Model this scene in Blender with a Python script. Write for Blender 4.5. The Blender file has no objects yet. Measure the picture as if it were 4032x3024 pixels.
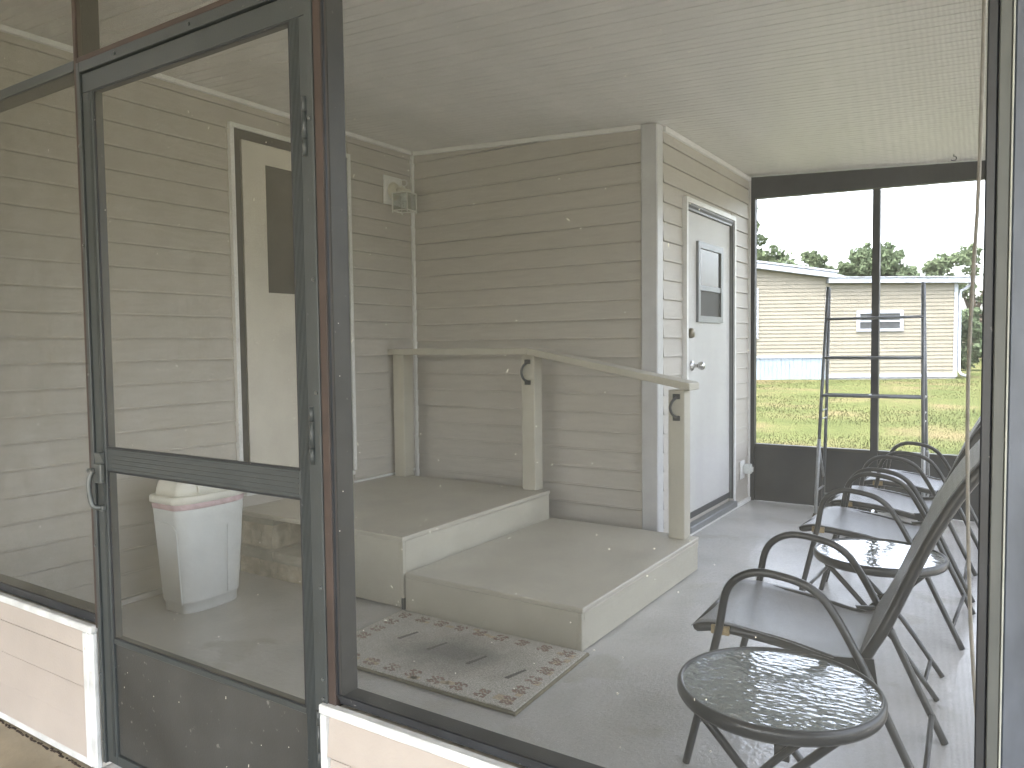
import bpy, bmesh, math, random
import numpy as np
from mathutils import Vector, Matrix
random.seed(7); rng = np.random.default_rng(7)
S = bpy.context.scene
COL = S.collection

# ------------------------------------------------------------------ camera
cam = bpy.data.cameras.new("camera"); camo = bpy.data.objects.new("camera", cam); COL.objects.link(camo)
yaw, pit, rol = 0.580854858, 0.0500571499, -0.0117260386
fw = Vector((-math.sin(yaw)*math.cos(pit), math.cos(yaw)*math.cos(pit), -math.sin(pit)))
rt0 = Vector((math.cos(yaw), math.sin(yaw), 0)); up0 = rt0.cross(fw)
rt = math.cos(rol)*rt0 + math.sin(rol)*up0; up = -math.sin(rol)*rt0 + math.cos(rol)*up0
M = Matrix((rt, up, -fw)).transposed().to_4x4(); M.translation = Vector((0, 0, 1.25))
camo.matrix_world = M
cam.sensor_width = 36; cam.lens = 36*3036.745/4032; cam.clip_start = 0.05; cam.clip_end = 600
S.camera = camo

# ------------------------------------------------------------------ sky, sun, exposure
W = bpy.data.worlds.new("World"); S.world = W; W.use_nodes = True
nt = W.node_tree; nt.nodes.clear()
sky = nt.nodes.new("ShaderNodeTexSky"); sky.sky_type = 'NISHITA'; sky.sun_disc = False
SUN_EL, SUN_ROT = math.radians(66), math.radians(197)
sky.sun_elevation = SUN_EL; sky.sun_rotation = SUN_ROT
sky.air_density = 1.0; sky.dust_density = 5.0; sky.ozone_density = 0.6
bg = nt.nodes.new("ShaderNodeBackground"); bg.inputs[1].default_value = 0.15
wo = nt.nodes.new("ShaderNodeOutputWorld")
hs = nt.nodes.new('ShaderNodeHueSaturation'); hs.inputs['Saturation'].default_value = .45; nt.links.new(sky.outputs[0], hs.inputs['Color']); nt.links.new(hs.outputs[0], bg.inputs[0]); nt.links.new(bg.outputs[0], wo.inputs[0])
sl = bpy.data.lights.new("sun", 'SUN'); sl.energy = .6; sl.angle = math.radians(14); sl.color = (1, .96, .9)
so = bpy.data.objects.new("sun", sl); COL.objects.link(so)
sd = Vector((math.sin(SUN_ROT)*math.cos(SUN_EL), math.cos(SUN_ROT)*math.cos(SUN_EL), math.sin(SUN_EL)))
so.rotation_euler = (-sd).to_track_quat('-Z', 'Y').to_euler()
V = S.view_settings; V.view_transform = 'Standard'; V.look = 'None'; V.gamma = 1; V.use_curve_mapping = False
V.exposure = 4.32
S.cycles.diffuse_bounces = 6; S.cycles.max_bounces = 14; S.cycles.transparent_max_bounces = 16

# ------------------------------------------------------------------ materials
def newmat(name):
    m = bpy.data.materials.new(name); m.use_nodes = True; t = m.node_tree; t.nodes.clear()
    o = t.nodes.new("ShaderNodeOutputMaterial"); return m, t, o
def mat(name, col, rough=.6, var=.08, scale=6, bump=0, bscale=80, metal=0, spec=.5, col2=None, stretch=None, spots=None):
    """procedural paint / plastic / metal: base colour with noise variation, optional grain relief"""
    m, t, o = newmat(name); N = t.nodes.new; L = t.links.new
    p = N("ShaderNodeBsdfPrincipled"); L(p.outputs[0], o.inputs[0])
    tc = N("ShaderNodeTexCoord"); src = tc.outputs['Object']
    if stretch:
        mp = N("ShaderNodeMapping"); mp.inputs['Scale'].default_value = stretch; L(src, mp.inputs[0]); src = mp.outputs[0]
    nz = N("ShaderNodeTexNoise"); nz.inputs['Scale'].default_value = scale; nz.inputs['Detail'].default_value = 6
    L(src, nz.inputs['Vector'])
    c2 = col2 or tuple(c*(1-2.2*var) for c in col)
    r = N("ShaderNodeValToRGB"); r.color_ramp.elements[0].position = .3; r.color_ramp.elements[1].position = .7
    r.color_ramp.elements[0].color = (*c2, 1); r.color_ramp.elements[1].color = (*(min(1, c*(1+var)) for c in col), 1)
    L(nz.outputs['Fac'], r.inputs[0]); cout = r.outputs[0]
    if spots:
        n3 = N("ShaderNodeTexNoise"); n3.inputs['Scale'].default_value = spots[1]; n3.inputs['Detail'].default_value = 3; L(src, n3.inputs['Vector'])
        r3 = N("ShaderNodeValToRGB"); r3.color_ramp.elements[0].position = spots[2]; r3.color_ramp.elements[1].position = spots[2]+.06
        L(n3.outputs['Fac'], r3.inputs[0])
        mx = N("ShaderNodeMix"); mx.data_type = 'RGBA'; L(r3.outputs[0], mx.inputs['Factor']); L(cout, mx.inputs[6]); mx.inputs[7].default_value = (*spots[0], 1); cout = mx.outputs[2]
    L(cout, p.inputs['Base Color'])
    p.inputs['Metallic'].default_value = metal; p.inputs['Specular IOR Level'].default_value = spec
    rr = N("ShaderNodeMapRange"); rr.inputs['To Min'].default_value = max(.03, rough-.08); rr.inputs['To Max'].default_value = min(1, rough+.08)
    L(nz.outputs['Fac'], rr.inputs['Value']); L(rr.outputs[0], p.inputs['Roughness'])
    if bump:
        n2 = N("ShaderNodeTexNoise"); n2.inputs['Scale'].default_value = bscale; n2.inputs['Detail'].default_value = 4; L(src, n2.inputs['Vector'])
        b = N("ShaderNodeBump"); b.inputs['Strength'].default_value = bump; b.inputs['Distance'].default_value = .004
        L(n2.outputs['Fac'], b.inputs['Height']); L(b.outputs[0], p.inputs['Normal'])
    return m
def mesh_mat(name, axis, wire=(.055, .056, .055), pitch=.00142, cover=.19, dust=.10):
    """fibreglass insect screen: real thread pitch, threads close up at grazing angles, patches of dust"""
    m, t, o = newmat(name); N = t.nodes.new; L = t.links.new
    tc = N("ShaderNodeTexCoord"); sx = N("ShaderNodeSeparateXYZ"); L(tc.outputs['Object'], sx.inputs[0])
    g = N("ShaderNodeNewGeometry"); d = N("ShaderNodeVectorMath"); d.operation = 'DOT_PRODUCT'
    L(g.outputs['Normal'], d.inputs[0]); L(g.outputs['Incoming'], d.inputs[1])
    def mth(op, a, b=None):
        n = N("ShaderNodeMath"); n.operation = op
        for i, v in enumerate((a, b)):
            if v is None: continue
            if isinstance(v, (int, float)): n.inputs[i].default_value = v
            else: L(v, n.inputs[i])
        return n.outputs[0]
    cos = mth('MAXIMUM', mth('ABSOLUTE', d.outputs['Value']), .12)
    nz = N("ShaderNodeTexNoise"); nz.inputs['Scale'].default_value = 3.5; nz.inputs['Detail'].default_value = 8; nz.inputs['Roughness'].default_value = .6
    L(tc.outputs['Object'], nz.inputs['Vector'])
    dirt = mth('MULTIPLY', mth('MAXIMUM', mth('SUBTRACT', nz.outputs['Fac'], .35), 0), dust*3)
    def thread(co, w):
        fr = mth('FRACT', mth('MULTIPLY', co, 1/pitch)); return mth('LESS_THAN', fr, w)
    wv = mth('MINIMUM', mth('DIVIDE', mth('ADD', dirt, cover), cos), .8)
    wh = mth('ADD', dirt, cover)
    a = mth('MAXIMUM', thread(sx.outputs[axis], wv), thread(sx.outputs['Z'], wh))
    df = N("ShaderNodeBsdfDiffuse")
    r = N("ShaderNodeValToRGB"); r.color_ramp.elements[0].position = .35; r.color_ramp.elements[1].position = .75
    r.color_ramp.elements[0].color = (*wire, 1); r.color_ramp.elements[1].color = (*(min(1, c*1.5+.02) for c in wire), 1)
    L(nz.outputs['Fac'], r.inputs[0]); L(r.outputs[0], df.inputs[0])
    tr = N("ShaderNodeBsdfTransparent"); mx = N("ShaderNodeMixShader")
    L(a, mx.inputs[0]); L(tr.outputs[0], mx.inputs[1]); L(df.outputs[0], mx.inputs[2]); L(mx.outputs[0], o.inputs[0])
    return m

MT = {}
MT['siding'] = mat('beige_vinyl_siding', (.462, .432, .384), .5, .03, 5, .2, 140, stretch=(1, 1, 9))
MT['siding_y'] = MT['siding']
MT['white_trim'] = mat('white_vinyl_trim', (.74, .74, .72), .4, .04, 8)
MT['post_white'] = mat('white_post_cladding', (.52, .52, .515), .4, .04, 8)
MT['kick_siding_dimmed'] = mat('light_offset_kick_siding', (.40, .352, .315), .5, .04, 5, .2, 140)  # wall siding copied darker and pinker to offset the brighter light outside
MT['white_wood'] = mat('weathered_white_wood', (.60, .61, .605), .6, .10, 14, .35, 70, spots=((.42, .36, .27), 30, .68))
MT['ceil'] = mat('cream_ceiling_panel', (.62, .61, .57), .45, .04, 4)
MT['tan_paint'] = mat('tan_painted_wood', (.455, .43, .355), .5, .04, 5, .3, 60)
MT['deck_paint'] = mat('tan_painted_deck', (.455, .427, .355), .42, .06, 4, .35, 120)
MT['floor'] = mat('painted_porch_concrete', (.455, .445, .425), .22, .07, 2.2, .65, 55, spec=.6, spots=((.40, .385, .355), 3.2, .60))
MT['slab'] = mat('tan_concrete_slab', (.36, .31, .23), .8, .14, 4, .5, 60, spots=((.2, .16, .11), 9, .66))
MT['bounce_tone'] = mat('pale_bounce_concrete', (.32, .31, .29), .85, .1, 3, .3, 60)
MT['door_grey'] = mat('charcoal_aluminium', (.041, .047, .048), .42, .07, 12, .1, 200, spec=.5, spots=((.13, .135, .135), 60, .72))
MT['kick_grey'] = mat('dusty_charcoal_panel', (.050, .050, .047), .5, .22, 3, .15, 200, spots=((.14, .135, .125), 45, .69))
MT['bronze'] = mat('dark_bronze_aluminium', (.036, .035, .031), .5, .15, 10, spots=((.12, .11, .1), 70, .7))
MT['brown'] = mat('brown_painted_frame', (.050, .033, .027), .6, .15, 12, spots=((.25, .21, .17), 40, .72))
MT['black'] = mat('black_spline_rail', (.016, .018, .022), .45, .2, 12, spots=((.3, .29, .28), 55, .70))
MT['far_dark'] = mat('dark_far_frame', (.022, .024, .028), .5, .1, 8)
MT['galv'] = mat('galvanised_steel', (.085, .097, .122), .45, .14, 22, .1, 60, metal=.25, stretch=(1, 1, .35))
MT['galv_light'] = mat('pale_galvanised_strip', (.078, .083, .080), .5, .12, 16, metal=.2, stretch=(1, 1, .3))
MT['bead'] = mat('pale_bead_strip', (.30, .31, .28), .5, .1, 20)
MT['chair_black'] = mat('black_powder_coat', (.018, .019, .021), .32, .15, 20, spec=.6)
MT['sling'] = mat('grey_sling_fabric', (.20, .205, .215), .42, .05, 30, .15, 500, spec=.8)
MT['bracket'] = mat('rusty_gold_bracket', (.32, .24, .12), .5, .2, 40)
MT['rack'] = mat('grey_painted_rack', (.095, .105, .115), .35, .1, 30, spec=.6)
MT['rack_low'] = mat('pale_grey_tube', (.26, .27, .275), .35, .1, 30, spec=.6)
MT['rubber'] = mat('rubber_foot', (.09, .075, .05), .8, .1, 20)
MT['iron'] = mat('black_iron_pull', (.022, .025, .027), .5, .1, 30)
MT['white_plastic'] = mat('white_plastic', (.62, .64, .62), .45, .03, 5, .1, 200, spots=((.6, .6, .56), 5, .66))
MT['cream_plastic'] = mat('cream_plastic_lid', (.74, .73, .65), .42, .04, 6)
MT['pink_bag'] = mat('pink_liner', (.60, .45, .46), .5, .12, 25)
MT['lamp_cream'] = mat('cream_painted_metal', (.66, .62, .50), .4, .06, 10)
MT['lamp_white'] = mat('white_painted_metal', (.72, .71, .65), .4, .05, 10)
MT['bulb'] = mat('white_bulb_glass', (.75, .75, .72), .3, .03, 10)
MT['shed_door'] = mat('white_shed_door', (.50, .495, .48), .5, .05, 3, .15, 120, stretch=(1, 1, .25))
MT['door_cream'] = mat('cream_door_panel', (.62, .585, .50), .5, .04, 4, .1, 150)
MT['alu'] = mat('grey_aluminium', (.22, .23, .235), .4, .08, 12, metal=.4)
MT['dark_gasket'] = mat('dark_gasket', (.04, .042, .045), .6, .1, 12)
MT['handle_grey'] = mat('worn_grey_handle', (.095, .102, .10), .38, .12, 30, metal=.2)
MT['chrome'] = mat('satin_nickel', (.55, .55, .54), .25, .05, 12, metal=1)
MT['brass_old'] = mat('aged_brass', (.22, .19, .14), .4, .15, 30, metal=.6)
MT['stone'] = mat('tan_split_stone', (.47, .42, .33), .9, .16, 14, 1.0, 50)
MT['stone_cap'] = mat('grey_stone_cap', (.34, .325, .275), .9, .12, 10, .7, 60)
MT['mat_edge'] = mat('olive_mat_binding', (.17, .15, .095), .9, .1, 40, .5, 300)
MT['motif_red'] = mat('woven_red_brown', (.29, .205, .165), .95, .2, 60)
MT['motif_tan'] = mat('woven_pale_orange', (.47, .39, .28), .95, .15, 60)
MT['motif_grey'] = mat('woven_dark_grey', (.13, .12, .10), .95, .15, 60)
MT['cord'] = mat('beige_cord', (.36, .33, .28), .9, .1, 50)
MT['lint'] = mat('dry_seed_fluff', (.72, .68, .58), .9, .1, 40)
MT['nb_siding'] = mat('sand_house_siding', (.158, .146, .113), .6, .04, 2)
MT['nb_white'] = mat('white_house_trim', (.255, .28, .325), .5, .03, 2)
MT['nb_skirt'] = mat('pale_blue_skirting', (.19, .235, .28), .5, .05, 3)
MT['nb_roof'] = mat('white_metal_roof', (.27, .29, .33), .5, .04, 1)
MT['nb_found'] = mat('grey_block_base', (.22, .22, .225), .8, .1, 4)
MT['bark'] = mat('tree_bark', (.10, .08, .06), .9, .2, 6)
MT['dash_dirt'] = mat('dry_soil_line', (.05, .035, .025), .95, .2, 60)

# tan doormat pile with a worn grey patch
def mat_pile():
    m, t, o = newmat('looped_doormat_pile'); N = t.nodes.new; L = t.links.new
    p = N("ShaderNodeBsdfPrincipled"); p.inputs['Roughness'].default_value = .95; L(p.outputs[0], o.inputs[0])
    tc = N("ShaderNodeTexCoord")
    n1 = N("ShaderNodeTexNoise"); n1.inputs['Scale'].default_value = 170; n1.inputs['Detail'].default_value = 3; L(tc.outputs['Object'], n1.inputs['Vector'])
    r1 = N("ShaderNodeValToRGB"); r1.color_ramp.elements[0].position = .32; r1.color_ramp.elements[1].position = .68
    r1.color_ramp.elements[0].color = (.31, .29, .245, 1); r1.color_ramp.elements[1].color = (.56, .535, .475, 1); L(n1.outputs['Fac'], r1.inputs[0])
    mp = N("ShaderNodeMapping"); mp.inputs['Location'].default_value = (-.08, .02, 0); mp.inputs['Scale'].default_value = (2.9, 4.6, 0); L(tc.outputs['Object'], mp.inputs[0])
    n2 = N("ShaderNodeTexNoise"); n2.inputs['Scale'].default_value = 6; n2.inputs['Detail'].default_value = 5; L(tc.outputs['Object'], n2.inputs['Vector'])
    ln = N("ShaderNodeVectorMath"); ln.operation = 'LENGTH'; L(mp.outputs[0], ln.inputs[0])
    ad = N("ShaderNodeMath"); ad.operation = 'ADD'; L(ln.outputs['Value'], ad.inputs[0]); L(n2.outputs['Fac'], ad.inputs[1])
    r2 = N("ShaderNodeValToRGB"); r2.color_ramp.elements[0].position = .35; r2.color_ramp.elements[1].position = 1.0
    r2.color_ramp.elements[0].position = .62; r2.color_ramp.elements[1].position = 1.0
    r2.color_ramp.elements[0].color = (.42, .42, .42, 1); r2.color_ramp.elements[1].color = (1, 1, 1, 1)
    mr = N("ShaderNodeMapRange"); mr.inputs['From Max'].default_value = 2.0; L(ad.outputs[0], mr.inputs['Value']); L(mr.outputs[0], r2.inputs[0])
    r2.color_ramp.elements[0].position = .36; r2.color_ramp.elements[1].position = .8
    mx = N("ShaderNodeMix"); mx.data_type = 'RGBA'; mx.blend_type = 'MULTIPLY'; mx.inputs['Factor'].default_value = 1
    L(r1.outputs[0], mx.inputs[6]); L(r2.outputs[0], mx.inputs[7]); L(mx.outputs[2], p.inputs['Base Color'])
    b = N("ShaderNodeBump"); b.inputs['Strength'].default_value = .9; b.inputs['Distance'].default_value = .006
    L(n1.outputs['Fac'], b.inputs['Height']); L(b.outputs[0], p.inputs['Normal'])
    return m
MT['mat_pile'] = mat_pile()

def glass_mat(name, tint, refr=.25, rough=.04, bumpscale=None, bump=1.0, frost=0.0):
    """clear sheet: light passes straight through, part refracts through the hammered relief, Fresnel reflection on top"""
    m, t, o = newmat(name); N = t.nodes.new; L = t.links.new
    tr = N("ShaderNodeBsdfTransparent"); tr.inputs[0].default_value = (*tint, 1)
    rf = N("ShaderNodeBsdfRefraction"); rf.inputs[0].default_value = (*tint, 1); rf.inputs['IOR'].default_value = 1.12; rf.inputs['Roughness'].default_value = .05
    gl = N("ShaderNodeBsdfGlossy"); gl.inputs['Roughness'].default_value = rough; gl.inputs[0].default_value = (1, 1, 1, 1)
    m1 = N("ShaderNodeMixShader"); m1.inputs[0].default_value = refr; L(tr.outputs[0], m1.inputs[1]); L(rf.outputs[0], m1.inputs[2])
    g = N("ShaderNodeNewGeometry"); dt = N("ShaderNodeVectorMath"); dt.operation = 'DOT_PRODUCT'; L(g.outputs['Incoming'], dt.inputs[1]); L(g.outputs['Normal'], dt.inputs[0])
    def mth(op, x, y):
        n = N("ShaderNodeMath"); n.operation = op; n.use_clamp = op != 'ABSOLUTE'
        for i, v in enumerate((x, y)):
            if isinstance(v, (int, float)): n.inputs[i].default_value = v
            elif v is not None: L(v, n.inputs[i])
        return n.outputs[0]
    # Schlick reflectance of the two faces of the sheet
    F = mth('MULTIPLY', mth('ADD', mth('MULTIPLY', mth('POWER', mth('SUBTRACT', 1.0, mth('ABSOLUTE', dt.outputs['Value'], None)), 5.0), .96), .04), 1.9)
    m2 = N("ShaderNodeMixShader"); L(F, m2.inputs[0]); m0 = N('ShaderNodeMixShader'); m0.inputs[0].default_value = frost; df = N('ShaderNodeBsdfDiffuse'); df.inputs[0].default_value = (.78, .88, .85, 1); L(m1.outputs[0], m0.inputs[1]); L(df.outputs[0], m0.inputs[2]); L(m0.outputs[0], m2.inputs[1]); L(gl.outputs[0], m2.inputs[2]); L(m2.outputs[0], o.inputs[0])
    if bumpscale:
        tc = N("ShaderNodeTexCoord"); mp = N("ShaderNodeMapping"); mp.inputs['Scale'].default_value = (1, 2.0, 1); mp.inputs['Rotation'].default_value = (0, 0, -.55); L(tc.outputs['Object'], mp.inputs[0])
        v = N("ShaderNodeTexVoronoi"); v.feature = 'SMOOTH_F1'; v.inputs['Scale'].default_value = bumpscale; v.inputs['Smoothness'].default_value = .7; L(mp.outputs[0], v.inputs['Vector'])
        n = N("ShaderNodeTexNoise"); n.inputs['Scale'].default_value = bumpscale*.5; L(mp.outputs[0], n.inputs['Vector'])
        a = N("ShaderNodeMath"); a.operation = 'ADD'; L(v.outputs['Distance'], a.inputs[0]); L(n.outputs['Fac'], a.inputs[1])
        b = N("ShaderNodeBump"); b.inputs['Strength'].default_value = bump; b.inputs['Distance'].default_value = .004
        L(a.outputs[0], b.inputs['Height'])
        for nd in (rf, gl): L(b.outputs[0], nd.inputs['Normal'])
        L(b.outputs[0], dt.inputs[0])
    return m
MT['table_glass'] = glass_mat('hammered_table_glass', (.96, .99, .98), .12, .03, 42, .16, .14)
MT['lamp_glass'] = glass_mat('lantern_glass', (.93, .95, .94), .05, .05)
def dark_pane(name, col, rough=.08):
    m, t, o = newmat(name); N = t.nodes.new; L = t.links.new
    p = N("ShaderNodeBsdfPrincipled"); L(p.outputs[0], o.inputs[0])
    tc = N("ShaderNodeTexCoord"); n = N("ShaderNodeTexNoise"); n.inputs['Scale'].default_value = 5; L(tc.outputs['Object'], n.inputs['Vector'])
    r = N("ShaderNodeValToRGB"); r.color_ramp.elements[0].color = (*(c*.6 for c in col), 1); r.color_ramp.elements[1].color = (*(c*1.4 for c in col), 1)
    L(n.outputs['Fac'], r.inputs[0]); L(r.outputs[0], p.inputs['Base Color']); p.inputs['Roughness'].default_value = rough
    return m
MT['pane_dark'] = dark_pane('dark_window_pane', (.03, .033, .035))
MT['pane_screened'] = dark_pane('dark_screened_pane', (.035, .033, .028), .6)
MT['pane_grey'] = dark_pane('grey_house_pane', (.045, .05, .055), .1)
MT['screen_x'] = mesh_mat('insect_screen_x', 'X', wire=(.072, .068, .055), cover=.15, dust=.07)
MT['screen_right'] = mesh_mat('insect_screen_right', 'X', wire=(.054, .054, .050), cover=.155, dust=.06)
MT['screen_y'] = mesh_mat('insect_screen_y', 'Y', wire=(.04, .04, .04), cover=.23, dust=.02)
MT['screen_far'] = mesh_mat('insect_screen_far', 'X', wire=(.04, .04, .045), cover=.15, dust=.02)

def leaf_mat(name, a, b):
    m, t, o = newmat(name); N = t.nodes.new; L = t.links.new
    d = N("ShaderNodeBsdfDiffuse"); tl = N("ShaderNodeBsdfTranslucent"); mx = N("ShaderNodeMixShader"); mx.inputs[0].default_value = .35
    tc = N("ShaderNodeTexCoord"); n = N("ShaderNodeTexNoise"); n.inputs['Scale'].default_value = .8; n.inputs['Detail'].default_value = 6; L(tc.outputs['Object'], n.inputs['Vector'])
    r = N("ShaderNodeValToRGB"); r.color_ramp.elements[0].position = .3; r.color_ramp.elements[1].position = .7
    r.color_ramp.elements[0].color = (*a, 1); r.color_ramp.elements[1].color = (*b, 1); L(n.outputs['Fac'], r.inputs[0])
    L(r.outputs[0], d.inputs[0]); L(r.outputs[0], tl.inputs[0]); L(d.outputs[0], mx.inputs[1]); L(tl.outputs[0], mx.inputs[2]); L(mx.outputs[0], o.inputs[0])
    return m
MT['leaf'] = leaf_mat('oak_leaves', (.07, .095, .056), (.135, .17, .10))
MT['leaf2'] = leaf_mat('dark_leaves', (.06, .082, .05), (.115, .15, .088))
MT['blade'] = leaf_mat('grass_blades', (.052, .060, .024), (.082, .078, .036))
def lawn_mat():
    m, t, o = newmat('patchy_lawn'); N = t.nodes.new; L = t.links.new
    p = N("ShaderNodeBsdfDiffuse"); L(p.outputs[0], o.inputs[0]); tc = N("ShaderNodeTexCoord")
    n = N("ShaderNodeTexNoise"); n.inputs['Scale'].default_value = .55; n.inputs['Detail'].default_value = 9; n.inputs['Roughness'].default_value = .65; L(tc.outputs['Object'], n.inputs['Vector'])
    r = N("ShaderNodeValToRGB"); e = r.color_ramp.elements; e[0].position = .36; e[1].position = .66
    e[0].color = (.045, .056, .022, 1); e[1].color = (.090, .076, .043, 1); k = e.new(.5); k.color = (.060, .068, .028, 1)
    n2 = N("ShaderNodeTexNoise"); n2.inputs['Scale'].default_value = 14; n2.inputs['Detail'].default_value = 5; L(tc.outputs['Object'], n2.inputs['Vector'])
    mx = N("ShaderNodeMix"); mx.data_type = 'RGBA'; mx.blend_type = 'OVERLAY'; mx.inputs['Factor'].default_value = .35
    L(n.outputs['Fac'], r.inputs[0]); L(r.outputs[0], mx.inputs[6]); L(n2.outputs['Fac'], mx.inputs[7]); L(mx.outputs[2], p.inputs[0])
    return m
MT['lawn'] = lawn_mat()

# ------------------------------------------------------------------ builders
def tag(o, label=None, cat=None, group=None, kind=None):
    if label: o['label'] = label
    if cat: o['category'] = cat
    if group: o['group'] = group
    if kind: o['kind'] = kind
    return o
def empty(name, loc=(0, 0, 0), **k):
    o = bpy.data.objects.new(name, None); COL.objects.link(o); o.location = loc; o.empty_display_size = .1
    return tag(o, **k)
def rootof(p):
    while p.parent: p = p.parent
    return p
class MB:
    def __init__(s): s.bm = bmesh.new()
    def box(s, a, b, bev=0):
        x0, y0, z0 = (min(p, q) for p, q in zip(a, b)); x1, y1, z1 = (max(p, q) for p, q in zip(a, b))
        return s.hexa([(x0,y0,z0),(x1,y0,z0),(x1,y1,z0),(x0,y1,z0),(x0,y0,z1),(x1,y0,z1),(x1,y1,z1),(x0,y1,z1)], bev)
    def hexa(s, pts, bev=0):
        v = [s.bm.verts.new(p) for p in pts]
        fs = [s.bm.faces.new([v[i] for i in f]) for f in ((3,2,1,0),(4,5,6,7),(0,1,5,4),(1,2,6,5),(2,3,7,6),(3,0,4,7))]
        if bev:
            es = list({e for f in fs for e in f.edges})
            bmesh.ops.bevel(s.bm, geom=es, offset=bev, segments=1, affect='EDGES', profile=.5)
        return s
    def bar(s, p, q, w, h, upv=(0, 0, 1), bev=0):
        p, q = Vector(p), Vector(q); d = (q-p).normalized(); u = Vector(upv)
        if abs(d.dot(u)) > .98: u = Vector((0, 1, 0))
        a = d.cross(u).normalized()*w/2; b = a.cross(d).normalized()*h/2
        return s.hexa([p-a-b, p+a-b, q+a-b, q-a-b, p-a+b, p+a+b, q+a+b, q-a+b], bev)
    def tube(s, pts, r, n=10, closed=False, caps=True):
        pts = [Vector(p) for p in pts]; k = len(pts); rings = []
        for i, p in enumerate(pts):
            a = pts[i-1] if (i or closed) else p; b = pts[(i+1) % k] if (i < k-1 or closed) else p
            d = (b-a).normalized()
            if i == 0: u = d.orthogonal().normalized()
            else:
                u = u - d*u.dot(d); u.normalize()
            w = d.cross(u); rr = r[i] if isinstance(r, (list, tuple)) else r
            rings.append([s.bm.verts.new(p+(u*math.cos(t)+w*math.sin(t))*rr) for t in (2*math.pi*j/n for j in range(n))])
        for i in range(k if closed else k-1):
            A, B = rings[i], rings[(i+1) % k]
            for j in range(n):
                f = s.bm.faces.new((A[j], A[(j+1) % n], B[(j+1) % n], B[j])); f.smooth = True
        if caps and not closed:
            s.bm.faces.new(rings[0][::-1]); s.bm.faces.new(rings[-1])
        return s
    def lathe(s, c, prof, n=24, axis='Z', smooth=True):
        """prof: (radius, along) pairs"""
        c = Vector(c); rings = []
        for r, z in prof:
            ring = []
            for j in range(n):
                t = 2*math.pi*j/n; a, b = r*math.cos(t), r*math.sin(t)
                o = {'Z': (a, b, z), 'X': (z, a, b), 'Y': (b, z, a)}[axis]
                ring.append(s.bm.verts.new(c+Vector(o)))
            rings.append(ring)
        for A, B in zip(rings, rings[1:]):
            for j in range(n):
                f = s.bm.faces.new((A[j], A[(j+1) % n], B[(j+1) % n], B[j])); f.smooth = smooth
        if prof[0][0] > 1e-4: s.bm.faces.new(rings[0][::-1])
        if prof[-1][0] > 1e-4 and not (prof[0][0] < 1e-4 and prof[0][1] == prof[-1][1]): s.bm.faces.new(rings[-1])
        return s
    def grid(s, P, thick=None):
        """P: rows of points -> sheet (smooth), with thickness along given vector function"""
        rows = [[s.bm.verts.new(p) for p in r] for r in P]
        for A, B in zip(rows, rows[1:]):
            for j in range(len(A)-1):
                f = s.bm.faces.new((A[j], A[j+1], B[j+1], B[j])); f.smooth = True
        return s
    def loft(s, secs, cap=True, smooth=True):
        rows = [[s.bm.verts.new(p) for p in r] for r in secs]; n = len(rows[0])
        for A, B in zip(rows, rows[1:]):
            for j in range(n):
                f = s.bm.faces.new((A[j], A[(j+1) % n], B[(j+1) % n], B[j])); f.smooth = smooth
        if cap: s.bm.faces.new(rows[0][::-1]); s.bm.faces.new(rows[-1])
        return s
    def quad(s, *p):
        s.bm.faces.new([s.bm.verts.new(q) for q in p]); return s
    def build(s, name, m, parent=None, **k):
        bmesh.ops.recalc_face_normals(s.bm, faces=s.bm.faces[:])
        me = bpy.data.meshes.new(name)
        if parent is not None:
            L = rootof(parent).location
            if L.length: bmesh.ops.translate(s.bm, verts=s.bm.verts[:], vec=-L)
        s.bm.to_mesh(me); s.bm.free(); me.materials.append(MT[m] if isinstance(m, str) else m)
        o = bpy.data.objects.new(name, me); COL.objects.link(o)
        if parent is not None: o.parent = parent
        return tag(o, **k)
def BX(name, a, b, m, parent, bev=0, **k): return MB().box(a, b, bev).build(name, m, parent, **k)
def copy_tree(o, parent=None):
    c = o.copy(); COL.objects.link(c); c.parent = parent
    for ch in list(o.children): copy_tree(ch, c)
    return c
def smooth_path(pts, k=6):
    """Catmull-Rom through the points"""
    P = [Vector(p) for p in pts]; P = [P[0]*2-P[1]]+P+[P[-1]*2-P[-2]]; out = []
    for i in range(1, len(P)-2):
        for j in range(k):
            t = j/k; a, b, c, d = P[i-1:i+3]
            out.append(.5*((2*b)+(c-a)*t+(2*a-5*b+4*c-d)*t*t+(3*b-a-3*c+d)*t**3))
    return out+[P[-2]]

CEIL = lambda x: 2.64-.055*(x+3.66)
FY = 1.197            # front screen wall
HX = -3.66            # house wall
SX, SY = -1.785, 4.30 # shed front wall (faces +x) and side wall (faces -y)
BY = 6.11             # far screen wall
RX = 0.03             # right screen wall
PIT = .1155           # siding course height

# ================================================================== SETTING
MB().box((HX, FY-.005, -.12), (RX+.06, BY+.12, 0)).build('porch_floor', 'floor', None, kind='structure')
MB().box((HX-.1, -8, -.2), (RX+.315, FY-.007, -.004)).build('carport_floor', 'slab', None, kind='structure')
MB().box((RX+.32, -8, -.16), (5.5, 9, -.02)).build('bounce_ground', 'bounce_tone', None, kind='structure')  # unseen pale ground added to bounce light up to the ceiling
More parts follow.
